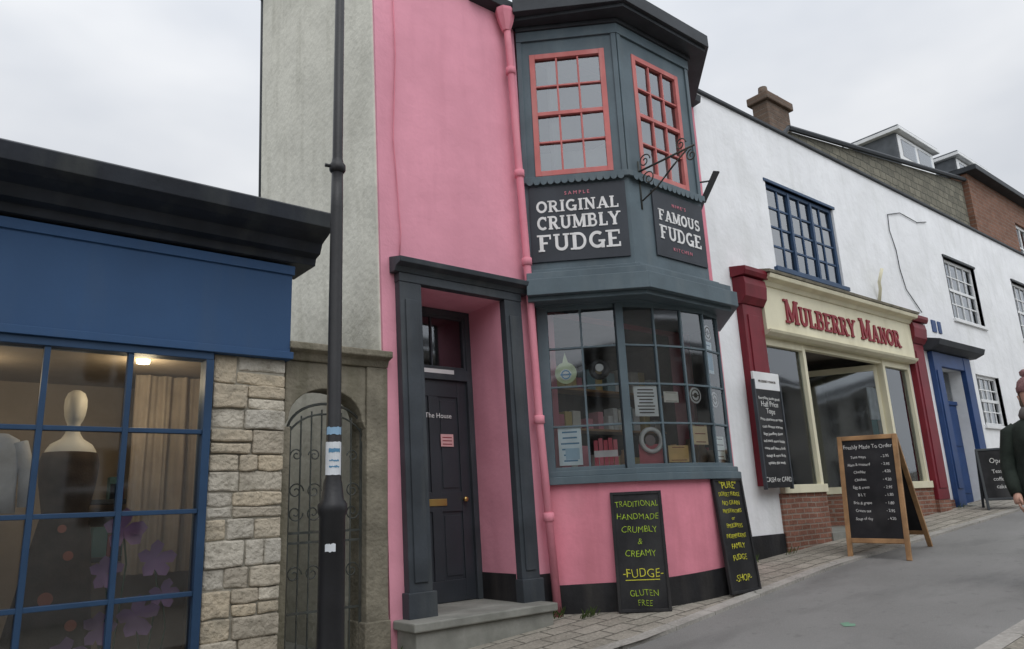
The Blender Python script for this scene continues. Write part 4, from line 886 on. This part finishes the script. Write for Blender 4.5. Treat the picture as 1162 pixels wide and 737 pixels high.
for (x,y,n_) in ((5.45,-.35,26),(5.2,-.12,20),(8.75,-.06,16),(3.35,-.08,20),(15.5,-.12,14),(9.6,-.1,10)):
    for i in range(n_):
        a=random.random()*6.28; l=random.uniform(.04,.12); bx_=x+random.uniform(-.12,.12); by=y-random.uniform(0,.05); z=gz(bx_,by)
        dx_,dy_=math.cos(a)*l*.6,-abs(math.sin(a))*l*.5
        wd.add([(bx_-.006,by,z),(bx_+.006,by,z),(bx_+dx_+.012,by+dy_,z+l*.7),(bx_+dx_*1.3,by+dy_*1.3,z+l)],[(0,1,2,3)])
wd.done()
mk=Part('road_marking',None,flat('spray_green',(.16,.28,.20),.9))
def gp(x,y,dz): return (x,y,gz(x,y)-.03+dz)
mk.add([gp(6.46,-2.46,.004),gp(6.53,-2.53,.004),gp(6.60,-2.49,.004),gp(6.58,-2.45,.004),gp(6.63,-2.42,.004),gp(6.55,-2.38,.004)],[(0,1,2,3,4,5)]); mk.done()
# ---------------------------------------------------------------- world & sun
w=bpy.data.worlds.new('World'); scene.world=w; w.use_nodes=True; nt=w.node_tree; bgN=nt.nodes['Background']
SE,SR=math.radians(52),math.radians(200)
sky=nt.nodes.new('ShaderNodeTexSky'); sky.sky_type='NISHITA'; sky.sun_disc=False; sky.sun_elevation=SE; sky.sun_rotation=SR
tc=nt.nodes.new('ShaderNodeTexCoord'); sp_=nt.nodes.new('ShaderNodeSeparateXYZ'); nt.links.new(tc.outputs['Generated'],sp_.inputs[0])
mp=nt.nodes.new('ShaderNodeMapping'); mp.inputs['Scale'].default_value=(1,1,2.2); nt.links.new(tc.outputs['Generated'],mp.inputs[0])
nz=nt.nodes.new('ShaderNodeTexNoise'); nz.inputs['Scale'].default_value=2.3; nz.inputs['Detail'].default_value=4; nz.inputs['Roughness'].default_value=.5; nt.links.new(mp.outputs[0],nz.inputs[0])
rp=nt.nodes.new('ShaderNodeValToRGB'); rp.color_ramp.elements[0].position=.36; rp.color_ramp.elements[1].position=.66
rp.color_ramp.elements[0].color=(.63,.66,.71,1); rp.color_ramp.elements[1].color=(.81,.825,.85,1); nt.links.new(nz.outputs['Fac'],rp.inputs[0])
def math_(op,a,b,c=None):
    m=nt.nodes.new('ShaderNodeMath'); m.operation=op
    for i,x in enumerate((a,b,c)):
        if x is None: continue
        if hasattr(x,'node'): nt.links.new(x,m.inputs[i])
        else: m.inputs[i].default_value=x
    return m.outputs[0]
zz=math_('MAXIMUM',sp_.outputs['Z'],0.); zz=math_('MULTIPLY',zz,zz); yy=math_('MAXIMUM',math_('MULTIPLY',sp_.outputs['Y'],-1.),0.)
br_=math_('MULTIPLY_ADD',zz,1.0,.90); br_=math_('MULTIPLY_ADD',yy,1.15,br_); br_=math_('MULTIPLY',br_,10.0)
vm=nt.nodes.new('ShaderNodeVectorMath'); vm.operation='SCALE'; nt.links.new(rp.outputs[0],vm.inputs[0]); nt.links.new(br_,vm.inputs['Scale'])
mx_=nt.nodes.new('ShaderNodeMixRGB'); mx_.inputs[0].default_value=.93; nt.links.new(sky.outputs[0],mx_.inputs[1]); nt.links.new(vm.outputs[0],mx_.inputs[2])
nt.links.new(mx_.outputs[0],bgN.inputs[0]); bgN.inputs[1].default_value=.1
sun=bpy.data.lights.new('sun','SUN'); sun.energy=.65; sun.angle=math.radians(35); sun.color=(1,.985,.96)
so=bpy.data.objects.new('sun',sun); scene.collection.objects.link(so)
dirv=V3((-.35*math.cos(SE),-.94*math.cos(SE),math.sin(SE)))
so.rotation_euler=dirv.to_track_quat('Z','Y').to_euler()
# ---------------------------------------------------------------- camera
cam=bpy.data.cameras.new('camera'); cam.sensor_width=36; cam.lens=839/1162*36; cam.clip_end=2000; cam.clip_start=.05
co=bpy.data.objects.new('camera',cam); scene.collection.objects.link(co)
R=V3((.7783,-.6264,-.0435)); U=V3((-.1187,-.2147,.9694)); Bk=V3((-.6166,-.7493,-.2415))
M=Matrix(((R.x,U.x,Bk.x,0),(R.y,U.y,Bk.y,-6),(R.z,U.z,Bk.z,1.3),(0,0,0,1)))
co.matrix_world=M
scene.camera=co
